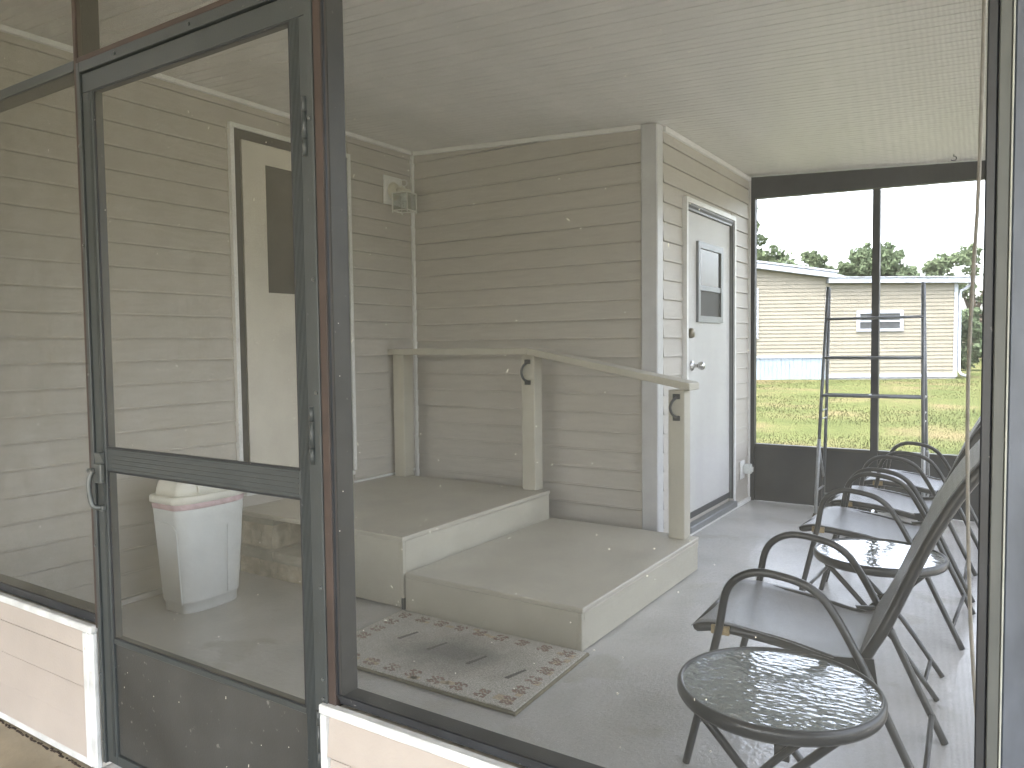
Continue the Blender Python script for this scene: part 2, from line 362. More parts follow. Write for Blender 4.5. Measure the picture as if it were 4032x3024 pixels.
# lawn: a sheet to the horizon, slightly rising towards the neighbour
def lawn_z(x, y):
    d = -x*math.sin(yaw)+y*math.cos(yaw)
    return -.11+.16*max(0, min(1, (d-7)/15))
rows = []
xs = [-300, -150, -80, -40]+[-30+2*i for i in range(31)]+[45, 90, 180, 300]; ysl = [-200, -60, -8.0]+[6.23+1.5*i for i in range(24)]+[60, 100, 200, 420]
mb = MB()
mb.grid([[(x, y, lawn_z(x, y) + (rng.normal()*.012 if 7 < y < 40 else 0)-(0.12 if y < 6.2 else 0)) for x in xs] for y in ysl])
mb.build('lawn', 'lawn', None, kind='structure')
# grass blades between porch and neighbour
nb = 60000
dd = 6.3*np.exp(rng.random(nb)*np.log(24/6.3)); lat = (rng.random(nb)*2-1)*.75*dd
cyw, syw = math.cos(yaw), math.sin(yaw)
gx = -syw*dd+cyw*lat*.9; gy = cyw*dd+syw*lat*.9
keep = (gy > 6.26) & (gx > -16); gx, gy, dd = gx[keep], gy[keep], dd[keep]; nb = len(gx)
gz = -.11+.16*np.clip((dd-7)/15, 0, 1)
h = .012+rng.random(nb)*.022; w = .003+.0004*dd; a = rng.random(nb)*6.28
v = np.zeros((nb, 3, 3))
v[:, 0] = np.stack([gx-np.cos(a)*w, gy-np.sin(a)*w, gz-.01], 1); v[:, 1] = np.stack([gx+np.cos(a)*w, gy+np.sin(a)*w, gz-.01], 1)
v[:, 2] = np.stack([gx+rng.normal(size=nb)*.015, gy+rng.normal(size=nb)*.015, gz+h], 1)
me = bpy.data.meshes.new('grass'); me.from_pydata(v.reshape(-1, 3).tolist(), [], np.arange(nb*3).reshape(-1, 3).tolist()); me.materials.append(MT['blade'])
go = bpy.data.objects.new('grass', me); COL.objects.link(go); tag(go, 'short dry green grass covering the lawn', None, None, 'stuff')

# ceiling of narrow strips, each a panel
ceil = empty('ceiling', (0, 0, 0), kind='structure')
def ceil_strip(y0, w, x0, x1):
    mb = MB(); z0, z1 = CEIL(x0), CEIL(x1); g = .0045
    # V-jointed strip: chamfered long edges with a raised fine rib in the middle
    prof = [(0, .006), (g, 0), (w*.5-.005, 0), (w*.5, .002), (w*.5+.005, 0), (w-g, 0), (w, .006), (w, .02), (0, .02)]
    A = [(x0, y0+a, z0+b) for a, b in prof]; B = [(x1, y0+a, z1+b) for a, b in prof]
    return mb.loft([A, B], True, False)
sw = .1016; y = FY+.003; base = None
while y < BY-.02:
    if base is None or y > SY-.1 and not getattr(ceil, '_s', None) and False:
        pass
    if y+sw < SY-.02:
        if base is None:
            base = ceil_strip(y, sw-.0008, HX+.002, RX+.05).build('panel', 'ceil', ceil); y_base = y; o = base
        else:
            o = base.copy(); COL.objects.link(o); o.location = (0, y-y_base, 0)
    else:
        o = ceil_strip(y, min(sw-.0008, BY-y), HX+.002, RX+.05).build('panel', 'ceil', ceil) if y+sw >= BY-.02 else base.copy()
        if o.name not in COL.objects: COL.objects.link(o)
        if y+sw < BY-.02: o.location = (0, y-y_base, 0)
    o.parent = ceil
    y += sw
# unseen carport roof sized to shade the front, and the porch roof deck
MB().hexa([(HX, -5.0, CEIL(HX)), (3.4, -5.0, CEIL(3.4)), (3.4, FY-.003, CEIL(3.4)), (HX, FY-.003, CEIL(HX)),
           (HX, -5.0, CEIL(HX)+.06), (3.4, -5.0, CEIL(3.4)+.06), (3.4, FY-.003, CEIL(3.4)+.06), (HX, FY-.003, CEIL(HX)+.06)]).build('unseen_carport_ceiling', 'ceil', None, kind='structure')
MB().hexa([(HX-4, FY, CEIL(HX-4)+.026), (RX+.3, FY, CEIL(RX+.3)+.026), (RX+.3, BY+.3, CEIL(RX+.3)+.026), (HX-4, BY+.3, CEIL(HX-4)+.026),
           (HX-4, FY, CEIL(HX-4)+.10), (RX+.3, FY, CEIL(RX+.3)+.10), (RX+.3, BY+.3, CEIL(RX+.3)+.10), (HX-4, BY+.3, CEIL(HX-4)+.10)]).build('roof_deck', 'nb_roof', None, kind='structure')

# ================================================================== HOUSE WALL (faces +x)
def lap_strip(a0, a1, z0, z1, off, axis, sgn, h=PIT, cuts=True):
    """one lap-siding course from a0 to a1 along axis; bottom edge stands proud of the wall plane 'off'"""
    t, b = .0055, .0145
    k = (z1-z0)/h
    prof = [(0, z0), (b, z0), (b, z0+.006), (b-.002, z0+.010), (t+(b-t)*(1-k)*.9, z1-.005), (0, z1-.005)]
    def pt(a, d, z): return (off+sgn*d, a, z) if axis == 'Y' else (a, off+sgn*d, z)
    mb = MB(); mb.loft([[pt(a0, d, z) for d, z in prof], [pt(a1, d, z) for d, z in prof]], True, False)
    return mb
house = empty('house_wall', (HX, 3, 0), label='beige lap sided house wall running along the left of the porch', cat='wall')
BX('backing', (HX-.12, -5, 0), (HX-.001, BY, 2.62), 'siding', house)
z = 2.113-PIT*18; zs = []
while z < 2.64: zs.append(z); z += PIT
DY0, DY1, DZ1 = 2.744, 3.655, 2.492
for z0 in [zs[0]-PIT]+zs:
    lo, hi = max(z0, .03), min(z0+PIT, 2.63)
    if hi-lo < .01: continue
    spans = [(-.9, DY0), (DY1, SY)] if hi > .36 and lo < DZ1 else [(-.9, SY)]
    if lo < .36 and hi > .05: spans = [(-.9, 2.76)] if hi < .36 else spans
    for a0, a1 in spans:
        if lo >= .34 or a0 < 0:
            lap_strip(a0+.001, a1-.001, lo, hi, HX, 'Y', 1).build('plank', 'siding', house)
BX('ceiling_trim', (HX, FY+.07, CEIL(HX)-.028), (HX+.03, SY-.032, CEIL(HX)-.003), 'white_trim', house, .003)
BX('floor_trim', (HX, FY+.07, .001), (HX+.018, 2.70, .028), 'white_trim', house, .002)
BX('landing_trim', (HX, 3.66, .356), (HX+.016, SY-.03, .366), 'white_trim', house)
BX('corner_trim', (HX, SY-.030, .30), (HX+.028, SY-.002, CEIL(HX)-.030), 'white_trim', house, .003)
d = BX('entry_door', (HX+.004, DY0+.085, .47), (HX+.016, DY1-.045, 2.42), 'door_cream', house, .002, label='cream entry door with dark window')
mb = MB(); x0, x1 = HX+.001, HX+.034
mb.box((x0, DY0, .445), (x1, DY0+.024, DZ1-.024)); mb.box((x0, DY1-.024, .445), (x1, DY1, DZ1-.024)); mb.box((x0, DY0, DZ1-.024), (x1, DY1, DZ1))
mb.build('door_trim', 'white_trim', d)
mb = MB(); x1 = HX+.024
mb.box((x0, DY0+.025, .445), (x1, DY0+.07, DZ1-.075)); mb.box((x0, DY1-.06, .445), (x1, DY1-.025, DZ1-.075)); mb.box((x0, DY0+.025, DZ1-.075), (x1, DY1-.025, DZ1-.025))
mb.build('dark_frame', 'bronze', d)
BX('window', (HX+.010, 2.99, 1.572), (HX+.0195, 3.40, 2.302), 'pane_screened', d)
BX('threshold', (HX+.001, DY0+.03, .42), (HX+.05, DY1-.03, .444), 'white_trim', d, .003)

# ================================================================== SHED BLOCK
shed = empty('shed', (SX, SY, 0), label='beige lap sided shed with white corner post and grey white door', cat='shed')
BX('backing', (HX+.03, SY+.001, 0), (SX-.001, BY-.03, 2.5), 'siding', shed)
zj = 2.0925-PIT*18; k = -1
while zj+PIT*k < 2.62:
    z0 = zj+PIT*k; lo, hi = max(z0, .03), z0+PIT; k += 1
    if hi < .05: continue
    if hi < 2.50:
        lap_strip(HX+.002, SX-.10, lo, hi, SY, 'X', -1).build('plank', 'siding', shed)
        sp = [(SY+.06, 4.675), (5.69, BY-.012)] if lo < 2.17 else [(SY+.06, BY-.012)]
        if lo < 2.165 < hi:
            pass
        for a0, a1 in sp: lap_strip(a0, a1-.001, lo, min(hi, 2.50), SX, 'Y', 1).build('plank', 'siding', shed)
    else:  # top courses are cut along the sloping ceiling
        for ax in ('X', 'Y'):
            if ax == 'X':
                x0, x1 = HX+.002, SX-.10
                zt0, zt1 = min(hi, CEIL(x0)-.002), max(lo+.004, min(hi, CEIL(x1)-.002))
                if CEIL(x0)-lo < .01: continue
                if CEIL(x1) < lo: x1 = HX+(2.64-lo)/.055; zt1 = lo+.004
                MB().hexa([(x0, SY-.013, lo), (x1, SY-.013, lo), (x1, SY, lo), (x0, SY, lo), (x0, SY-.004, zt0), (x1, SY-.004, zt1), (x1, SY, zt1), (x0, SY, zt0)]).build('plank', 'siding', shed)
            elif lo < CEIL(SX)-.01:
                lap_strip(SY+.06, BY-.013, lo, min(hi, CEIL(SX)-.004), SX, 'Y', 1).build('plank', 'siding', shed)
# white corner post, wraps the corner
cx, cy = SX+.010, SY-.028
MB().hexa([(cx-.105, cy, .002), (cx, cy, .002), (cx, cy+.09, .002), (cx-.105, cy+.09, .002)]+[(x, y, CEIL(x)-.002) for x, y in ((cx-.105, cy), (cx, cy), (cx, cy+.09), (cx-.105, cy+.09))], .006).build('corner_post', 'post_white', shed)
MB().hexa([(HX+.03, SY-.026, CEIL(HX+.03)-.030), (cx-.106, SY-.026, CEIL(cx-.106)-.030), (cx-.106, SY-.001, CEIL(cx-.106)-.030), (HX+.03, SY-.001, CEIL(HX+.03)-.030),
           (HX+.03, SY-.026, CEIL(HX+.03)-.003), (cx-.106, SY-.026, CEIL(cx-.106)-.003), (cx-.106, SY-.001, CEIL(cx-.106)-.003), (HX+.03, SY-.001, CEIL(HX+.03)-.003)]).build('ceiling_trim', 'white_trim', shed)
BX('ceiling_trim', (SX, cy+.092, CEIL(SX)-.034), (SX+.026, BY-.004, CEIL(SX)-.004), 'white_trim', shed, .002)
BX('end_trim', (SX, BY-.012, .03), (SX+.024, BY-.002, CEIL(SX)-.036), 'white_trim', shed)
BX('base_trim', (SX, cy+.092, .001), (SX+.035, BY-.013, .030), 'white_trim', shed, .002)
# shed door
A0, A1, T = 4.679, 5.69, 2.17
sd_ = BX('door', (SX+.002, A0+.05, .105), (SX+.012, A1-.075, T-.075), 'shed_door', shed, .002, label='white shed door with small two pane window')
mb = MB(); mb.box((SX, A0, .06), (SX+.038, A0+.026, T-.03)); mb.box((SX, A1-.03, .06), (SX+.038, A1, T-.03)); mb.box((SX, A0, T-.03), (SX+.038, A1, T)); mb.build('door_trim', 'white_trim', sd_)
mb = MB(); mb.box((SX, A0+.027, .098), (SX+.030, A0+.047, T-.055)); mb.box((SX, A1-.072, .098), (SX+.028, A1-.031, T-.055)); mb.box((SX, A0+.027, T-.072), (SX+.028, A1-.031, T-.031)); mb.build('door_frame', 'alu', sd_)
mb = MB(); mb.box((SX+.028, A1-.066, .098), (SX+.034, A1-.048, T-.06)); mb.box((SX+.028, A0+.04, T-.058), (SX+.034, A1-.05, T-.044)); mb.build('gasket', 'dark_gasket', sd_)
BX('threshold', (SX+.001, A0+.02, .031), (SX+.06, A1-.02, .075), 'alu', sd_, .004)
BX('door_sweep', (SX+.012, A0+.05, .108), (SX+.02, A1-.078, .145), 'dark_gasket', sd_)
mb = MB(); wy0, wy1, wz0, wz1 = 4.913, 5.416, 1.389, 1.918; f = .042; X0, X1 = SX+.012, SX+.030
mb.box((X0, wy0, wz0), (X1, wy0+f, wz1)); mb.box((X0, wy1-f, wz0), (X1, wy1, wz1)); mb.box((X0, wy0+f, wz0), (X1, wy1-f, wz0+f)); mb.box((X0, wy0+f, wz1-f), (X1, wy1-f, wz1)); mb.box((X0, wy0+f, 1.60), (X1-.004, wy1-f, 1.635))
mb.build('window_frame', 'alu', sd_)
BX('window_pane', (SX+.0125, wy0+f, 1.636), (SX+.019, wy1-f, wz1-f), 'pane_dark', sd_)
BX('window_pane', (SX+.0125, wy0+f, wz0+f), (SX+.017, wy1-f, 1.599), 'pane_screened', sd_)
MB().lathe((SX+.012, 4.828, 1.104), [(.034, 0), (.034, .006), (.026, .012), (.012, .018), (.012, .042), (.022, .05), (.028, .062), (.027, .076), (.018, .086), (.0, .088)], 20, 'X').build('door_knob', 'chrome', sd_)
MB().lathe((SX+.012, 4.80, 1.315), [(.033, 0), (.033, .014), (.028, .026), (.0, .028)], 20, 'X').build('deadbolt', 'brass_old', sd_)

# electrical outlet on shed wall
out = empty('outlet', (SX, 5.93, .26), label='white electrical outlet with plugged in adapter low beside the shed door', cat='outlet')
BX('cover_plate', (SX+.013, 5.87, .20), (SX+.022, 5.97, .34), 'white_trim', out, .003)
BX('adapter', (SX+.022, 5.93, .235), (SX+.075, 5.995, .31), 'white_plastic', out, .006)
BX('plug', (SX+.075, 5.945, .25), (SX+.088, 5.98, .29), 'white_plastic', out, .004)

# ================================================================== WALL LANTERN
lan = empty('wall_lantern', (HX+.012, 4.06, 2.32), label='cream wall lantern with ring top and glass box on house wall', cat='lantern')
BX('mounting_plate', (HX+.012, 3.977, 2.228), (HX+.026, 4.163, 2.423), 'white_trim', lan, .004)
BX('inner_plate', (HX+.026, 4.012, 2.255), (HX+.032, 4.135, 2.398), 'white_trim', lan, .003)
MB().lathe((HX+.032, 4.068, 2.322), [(.062, 0), (.062, .006), (.05, .018), (.03, .03), (.0, .034)], 28, 'X').build('back_plate', 'lamp_cream', lan)
lx, ly = -3.53, 4.062
MB().tube(smooth_path([(HX+.06, 4.066, 2.325), (HX+.095, 4.064, 2.338), (lx, ly, 2.322)]), .013, 10).build('arm', 'lamp_cream', lan)
MB().lathe((lx, ly, 0), [(.0, 2.330), (.012, 2.329), (.014, 2.322), (.042, 2.319), (.047, 2.313), (.047, 2.300), (.0, 2.298)], 26).build('cap', 'lamp_cream', lan)
MB().lathe((lx, ly, 0), [(.005, 2.327), (.009, 2.336), (.005, 2.345), (0, 2.347)], 12).build('finial', 'lamp_white', lan)
MB().tube([(lx+.836*.021*math.cos(t), ly+.548*.021*math.cos(t), 2.367+.021*math.sin(t)) for t in [2*math.pi*i/24 for i in range(24)]], .0028, 8, True).build('ring', 'lamp_white', lan)
mb = MB(); q = .058; ca, sa = math.cos(.15), math.sin(.15)
def lp(a, b, z): return (lx+ca*a-sa*b, ly+sa*a+ca*b, z)
cr = [(-q, -q), (q, -q), (q, q), (-q, q)]
for i in range(4):
    a, b = cr[i], cr[(i+1) % 4]
    mb.bar(lp(*a, 2.174), lp(*a, 2.298), .0065, .0065); mb.bar(lp(*a, 2.296), lp(*b, 2.296), .006, .006); mb.bar(lp(*a, 2.177), lp(*b, 2.177), .007, .007)
    mb.lathe(lp(*a, 0), [(.004, 2.162), (.005, 2.168), (.004, 2.175)], 8)
mb.build('cage', 'lamp_white', lan)
for i in range(4):
    a, b = cr[i], cr[(i+1) % 4]; s_ = .97
    MB().hexa([lp(a[0]*s_, a[1]*s_, 2.181), lp(b[0]*s_, b[1]*s_, 2.181), lp(b[0]*.94, b[1]*.94, 2.181), lp(a[0]*.94, a[1]*.94, 2.181),
               lp(a[0]*s_, a[1]*s_, 2.292), lp(b[0]*s_, b[1]*s_, 2.292), lp(b[0]*.94, b[1]*.94, 2.292), lp(a[0]*.94, a[1]*.94, 2.292)]).build('pane', 'lamp_glass', lan)
mb = MB(); mb.lathe((lx, ly, 0), [(.020, 2.297), (.020, 2.275), (.016, 2.270), (.022, 2.262), (.022, 2.245), (.0, 2.243)], 18)
hel = [(lx+.017*math.cos(t), ly+.017*math.sin(t), 2.242-t*.0023) for t in np.linspace(0, 2*math.pi*3.2, 60)]
mb.tube(hel, .0048, 8); mb.build('bulb', 'bulb', lan)

# ================================================================== LANDING, STEP, STONES, HANDRAIL
land = empty('landing', (-3.0, 3.4, 0), label='tan painted upper landing box below the entry door', cat='landing')
LX, LF, LB, LZ = -2.415, 2.722, 4.085, .353
BX('deck', (HX+.016, LF-.008, LZ-.024), (LX+.008, LB, LZ), 'deck_paint', land, .004)
BX('front_panel', (-2.92, LF, .012), (LX-.018, LF+.02, LZ-.025), 'tan_paint', land, .002)
BX('side_panel', (LX-.017, LF+.019, .004), (LX, LB-.002, LZ-.025), 'tan_paint', land, .002)
BX('corner_strip', (LX-.017, LF-.001, .058), (LX+.001, LF+.018, LZ-.025), 'tan_paint', land, .002)
BX('gap_shade_block', (LX-.016, LF+.004, .002), (LX-.002, LF+.016, .058), 'black', land)  # solid black block painted in for the dark of the gap
step = empty('step', (-1.9, 3.4, 0), label='tan painted lower step box beside the doormat', cat='step')
TX0, TX1, TF, TB, TZ = -2.398, -1.458, 2.716, 4.07, .185
BX('deck', (TX0+.002, TF-.004, TZ-.022), (TX1+.008, TB, TZ), 'deck_paint', step, .004)
BX('front_panel', (TX0, TF, .004), (TX1-.018, TF+.018, TZ-.023), 'tan_paint', step, .002)
BX('side_panel', (TX1-.017, TF+.019, .004), (TX1, TB-.002, TZ-.055), 'tan_paint', step, .002)
BX('side_strip', (TX1-.018, TF+.012, TZ-.054), (TX1+.005, TB-.002, TZ-.023), 'tan_paint', step, .003)
BX('corner_strip', (TX1-.0175, TF-.002, .002), (TX1+.002, TF+.018, TZ-.0235), 'tan_paint', step, .003)
stn = empty('stone_steps', (-3.3, 2.8, 0), label='low tan split stone block steps under the landing behind the bin', cat='stone steps')
def stone(x0, x1, y0, y1, z0, z1, m='stone', rough=.006, name='stone'):
    bm = bmesh.new(); n = 4
    bmesh.ops.create_grid(bm, x_segments=1, y_segments=1, size=.5); bm.free()
    mb = MB(); mb.box((x0, y0, z0), (x1, y1, z1))
    bmesh.ops.subdivide_edges(mb.bm, edges=mb.bm.edges[:], cuts=3, use_grid_fill=True)
    cxx, cyy, czz = (x0+x1)/2, (y0+y1)/2, (z0+z1)/2
    for v in mb.bm.verts:
        v.co += Vector((random.uniform(-1, 1), random.uniform(-1, 1), random.uniform(-.4, .4)))*rough
    return mb.build(name, m, stn)
xs_ = [-3.63, -3.47, -3.325, -3.245, -3.08, -2.95]
for a, b in zip(xs_, xs_[1:]): stone(a+.003, b-.003, 2.735, 2.90, .002, .094)
for a, b in ((-3.64, -3.345), (-3.338, -2.95)): stone(a, b, 2.722, 2.93, .099, .152, 'stone_cap', .003, 'cap_stone')
stone(-3.64, -3.468, 2.752, 2.92, .156, .286); stone(-3.462, -3.372, 2.748, 2.86, .156, .288); stone(-3.42, -3.368, 2.866, 3.1, .156, .286)
stone(-3.64, -3.352, 2.735, 3.12, .291, .322, 'stone_cap', .002, 'cap_stone')

rail = empty('handrail', (-2.5, 4.06, LZ), label='tan wooden handrail with three square posts along the landing and step', cat='handrail')
P1, P2, P3 = -3.572, -2.523, -1.540
BX('post', (P1-.048, 4.012, LZ), (P1+.048, 4.105, 1.193), 'tan_paint', rail, .004)
BX('post', (P2-.048, 4.020, LZ), (P2+.048, 4.112, 1.193), 'tan_paint', rail, .004)
BX('post', (P3-.046, 3.962, TZ), (P3+.046, 4.052, .998), 'tan_paint', rail, .004)
MB().hexa([(HX+.016, 3.985, 1.194), (P2+.02, 3.975, 1.194), (P2+.02, 4.125, 1.194), (HX+.016, 4.125, 1.194), (HX+.016, 3.985, 1.234), (P2+.028, 3.975, 1.234), (P2+.028, 4.125, 1.234), (HX+.016, 4.125, 1.234)], .004).build('top_rail', 'tan_paint', rail)
MB().hexa([(P2+.021, 3.976, 1.192), (-1.455, 3.935, .997), (-1.455, 4.085, .997), (P2+.021, 4.126, 1.192), (P2+.029, 3.976, 1.233), (-1.455, 3.935, 1.037), (-1.455, 4.085, 1.037), (P2+.029, 4.126, 1.233)], .004).build('top_rail', 'tan_paint', rail)
def pull(px, py, z0, z1):
    mb = MB(); mb.box((px-.02, py-.006, z1-.028), (px+.02, py, z1)); mb.box((px-.02, py-.006, z0), (px+.02, py, z0+.028))
    pts = smooth_path([(px, py-.005, z1-.02), (px-.012, py-.034, z1-.04), (px-.02, py-.042, (z0+z1)/2), (px-.012, py-.034, z0+.04), (px, py-.005, z0+.02)], 5)
    mb.tube(pts, .0075, 8); mb.build('pull_handle', 'iron', rail)
pull(-2.521, 4.019, 1.006, 1.162); pull(-1.538, 3.961, .832, .978)

# ================================================================== DOORMAT
dm = empty('doormat', (-1.90, 2.408, 0), label='grey looped doormat with brown flower border and dark worn patch', cat='doormat'); dm.rotation_euler = (0, 0, 0)
ma = math.radians(.8)
def mp_(a, b, z): return (-1.90+a*math.cos(ma)-b*math.sin(ma)*3.2, 2.408+a*math.sin(ma)*.6+b, z)
hx, hy = .495, .293
MB().hexa([mp_(-hx, -hy, .001), mp_(hx, -hy, .001), mp_(hx, hy, .001), mp_(-hx, hy, .001), mp_(-hx, -hy, .013), mp_(hx, -hy, .013), mp_(hx, hy, .013), mp_(-hx, hy, .013)], .003).build('binding', 'mat_edge', dm)
hx2, hy2 = hx-.009, hy-.009
MB().hexa([mp_(-hx2, -hy2, .010), mp_(hx2, -hy2, .010), mp_(hx2, hy2, .010), mp_(-hx2, hy2, .010), mp_(-hx2, -hy2, .0165), mp_(hx2, -hy2, .0165), mp_(hx2, hy2, .0165), mp_(-hx2, hy2, .0165)], .002).build('pile', 'mat_pile', dm)
red, tan_, gr = MB(), MB(), MB()
def qd(mb, a, b, s, t, z=.0178): mb.hexa([mp_(a-s, b-t, z-.0015), mp_(a+s, b-t, z-.0015), mp_(a+s, b+t, z-.0015), mp_(a-s, b+t, z-.0015), mp_(a-s, b-t, z), mp_(a+s, b-t, z), mp_(a+s, b+t, z), mp_(a-s, b+t, z)])
pat = ["0110110", "1101011", "0110110", "0001000", "0110110", "1101011", "0110110"]
def flower(a, b):
    for i, r in enumerate(pat):
        for j, c in enumerate(r):
            if c == '1' and random.random() < .82: qd(red, a+(j-3)*.0082, b+(3-i)*.0082, .0042, .0042)
nx = 9
for i in range(nx):
    a = -hx2+.06+(2*hx2-.12)*i/(nx-1); flower(a, hy2-.052); flower(a, -hy2+.052)
for i in range(1, 5):
    b = -hy2+.052+(2*hy2-.104)*i/5; flower(hx2-.06, b); flower(-hx2+.06, b)
for a, b in ((-.27, .06), (-.09, .03), (.13, .0), (.33, -.03)):
    for i in range(8): qd(gr, a+i*.0035, b-.05+i*.0125, .009-.0004*i, .0062)
red.build('border_motif', 'motif_red', dm, kind='stuff'); gr.build('stem_motif', 'motif_grey', dm, kind='stuff')
for i in range(26):
    t = rng.random(); s = rng.integers(0, 3)
    if s == 0: qd(tan_, -hx2+.03+t*(2*hx2-.06), -hy2+.05+rng.normal()*.012, .018, .012, .0171)
    elif s == 1: qd(tan_, hx2-.05+rng.normal()*.012, -hy2+.03+t*(2*hy2-.06), .012, .016, .0171)
    else: qd(tan_, -hx2+.03+t*(2*hx2-.06), hy2-.05+rng.normal()*.012, .016, .010, .0171)
tan_.build('faded_motif', 'motif_tan', dm, kind='stuff')

# ================================================================== TRASH BIN
bin_ = empty('trash_bin', (-3.34, 2.285, 0), label='white plastic trash bin with domed cream lid and pink liner edge', cat='trash bin')
def binsec(z, s, n=56):
    """bowed long sides, flattened narrow ends"""
    pts = []
    for i in range(n):
        t = 2*math.pi*i/n; c, q = math.cos(t), math.sin(t)
        x = .125*s*math.copysign(abs(c)**.8, c); yy = .205*s*math.copysign(abs(q)**.7, q)
        yy = max(-.178*s, min(.178*s, yy))
        pts.append((-3.34+x, 2.285+yy, z))
    return pts
def binz(z): return .86+.20*z/.53
secs = [binsec(.0, .835), binsec(.006, .85), binsec(.045, .86), binsec(.047, .885)]
secs += [binsec(z, binz(z)+.025) for z in np.linspace(.06, .525, 8)]
MB().loft(secs).build('body', 'white_plastic', bin_)
# recessed end panel with an arched top: a frame that stands proud either side
mb = MB()
for zz0, zz1 in ((.03, .44),):
    pts = [(-3.36, .05), (-3.265, .05), (-3.262, .40), (-3.275, .43), (-3.31, .445), (-3.36, .445)]
mb.tube([(-3.262+.012*(z/.5), 2.285-.178*(binz(z)+.025)-.001, z) for z in np.linspace(.05, .40, 8)]+[(-3.275, 2.285-.178*1.04, .425), (-3.31, 2.285-.178*1.05, .437), (-3.38, 2.285-.178*1.05, .440)], .004, 6)
mb.build('handle_recess_edge', 'white_plastic', bin_)
MB().tube([(-3.2145+.022*(z/.5)+.0, 2.34, z) for z in np.linspace(.07, .40, 6)], .003, 6).build('mould_seam', 'white_plastic', bin_)
MB().loft([binsec(.500, 1.082), binsec(.505, 1.09), binsec(.527, 1.10), binsec(.529, 1.085)]).build('liner_edge', 'pink_bag', bin_)
lid = MB().loft([binsec(.527, 1.10), binsec(.530, 1.145), binsec(.556, 1.15), binsec(.562, 1.13), binsec(.563, 1.06)]).build('lid', 'cream_plastic', bin_)
mb = MB(); R = []
for t in np.linspace(0, math.pi/2, 8):
    s = 1.0*math.cos(t)**.7 if t < 1.55 else .05; R.append(binsec(.560+.145*math.sin(t), max(.06, s*1.0)))
mb.loft(R); mb.build('dome', 'cream_plastic', lid)
MB().tube([(-3.34+.128*math.cos(t), 2.20, .562+.13*math.sin(t)) for t in np.linspace(.05, math.pi-.05, 16)], .006, 8).build('flap_rib', 'cream_plastic', lid)

# ================================================================== FRONT SCREEN WALL
fs = empty('screen_wall', (-1.3, FY, 0), label='dark framed front screen wall around the screen door', cat='screen wall')
def post(x0, x1, zlo, zhi, name='post'):
    BX(name, (x0, FY+.016, zlo), (x1, FY+.068, zhi), 'bronze', fs, .002)
    BX('brown_strip', (x0, FY-.003, zlo), (x1, FY+.015, zhi), 'brown', fs, .0015)
post(-2.266, -2.2505, .43, CEIL(-2.26)-.01); post(-1.2905, -1.267, .43, CEIL(-1.28)-.01)
BX('jamb', (-2.2500, FY-.006, .03), (-2.2335, FY+.028, 2.0625), 'door_grey', fs, .0015)
BX('jamb', (-1.3145, FY-.006, .03), (-1.2910, FY+.028, 2.0625), 'door_grey', fs, .0015)
BX('head_jamb', (-2.2332, FY-.006, 2.034), (-1.3148, FY+.028, 2.0625), 'door_grey', fs, .0015)
BX('brown_strip', (-2.2500, FY-.003, 2.0630), (-1.2910, FY+.015, 2.079), 'brown', fs, .0015)
BX('head_rail', (-2.2500, FY+.016, 2.0630), (-1.2910, FY+.060, 2.078), 'bronze', fs)
BX('cross_bar', (HX+.02, FY-.002, 2.045), (-2.267, FY+.062, 2.077), 'door_grey', fs, .002)
BX('cross_bar_lip', (HX+.02, FY-.006, 2.0445), (-2.267, FY-.0022, 2.050), 'galv_light', fs)
BX('sill_rail', (HX+.02, FY+.006, .4375), (-2.267, FY+.064, .462), 'black', fs, .002)
BX('sill_rail', (-1.266, FY+.006, .4485), (-.042, FY+.066, .462), 'black', fs, .002)
BX('spline', (-1.2665, FY-.001, .47), (-1.2615, FY+.004, 2.40), 'black', fs)
BX('top_beam', (HX+.02, FY+.004, 2.42), (RX, FY+.066, 2.45), 'bronze', fs)
BX('spline', (-1.2610, FY-.002, .4625), (-.042, FY+.004, .472), 'black', fs)
BX('spline', (HX+.02, FY-.002, .4625), (-2.267, FY+.004, .470), 'black', fs)
for x, zz in ((-2.2425, (1.83, 1.55, 1.18, .68, .30, .10)), (-1.302, (1.75, 1.40, 1.15, .71, .50, .455))):
    for z in zz: MB().lathe((x, FY-.0062, z), [(.0045, 0), (.0045, -.002), (.002, -.0035), (0, -.0036)], 10, 'Y').build('screw', 'handle_grey', fs)
for x in (-2.05, -1.72): MB().lathe((x, FY-.0062, 2.049), [(.0045, 0), (.0045, -.002), (.002, -.0035), (0, -.0036)], 10, 'Y').build('screw', 'door_grey', fs)
def sheet_x(name, x0, x1, z0, z1, y, m, parent, z1b=None):
    return MB().quad((x0, y, z0), (x1, y, z0), (x1, y, z1 if z1b is None else z1b), (x0, y, z1)).build(name, m, parent)
sheet_x('screen_mesh', HX+.02, -2.264, .462, 2.045, FY+.003, 'screen_x', fs)
sheet_x('screen_mesh', HX+.02, -2.264, 2.077, 2.44, FY+.003, 'screen_x', fs)
sheet_x('screen_mesh', -2.252, -1.289, 2.078, 2.44, FY+.003, 'screen_x', fs)
sheet_x('screen_mesh', -1.266, -.036, .462, 2.43, FY+.003, 'screen_right', fs)

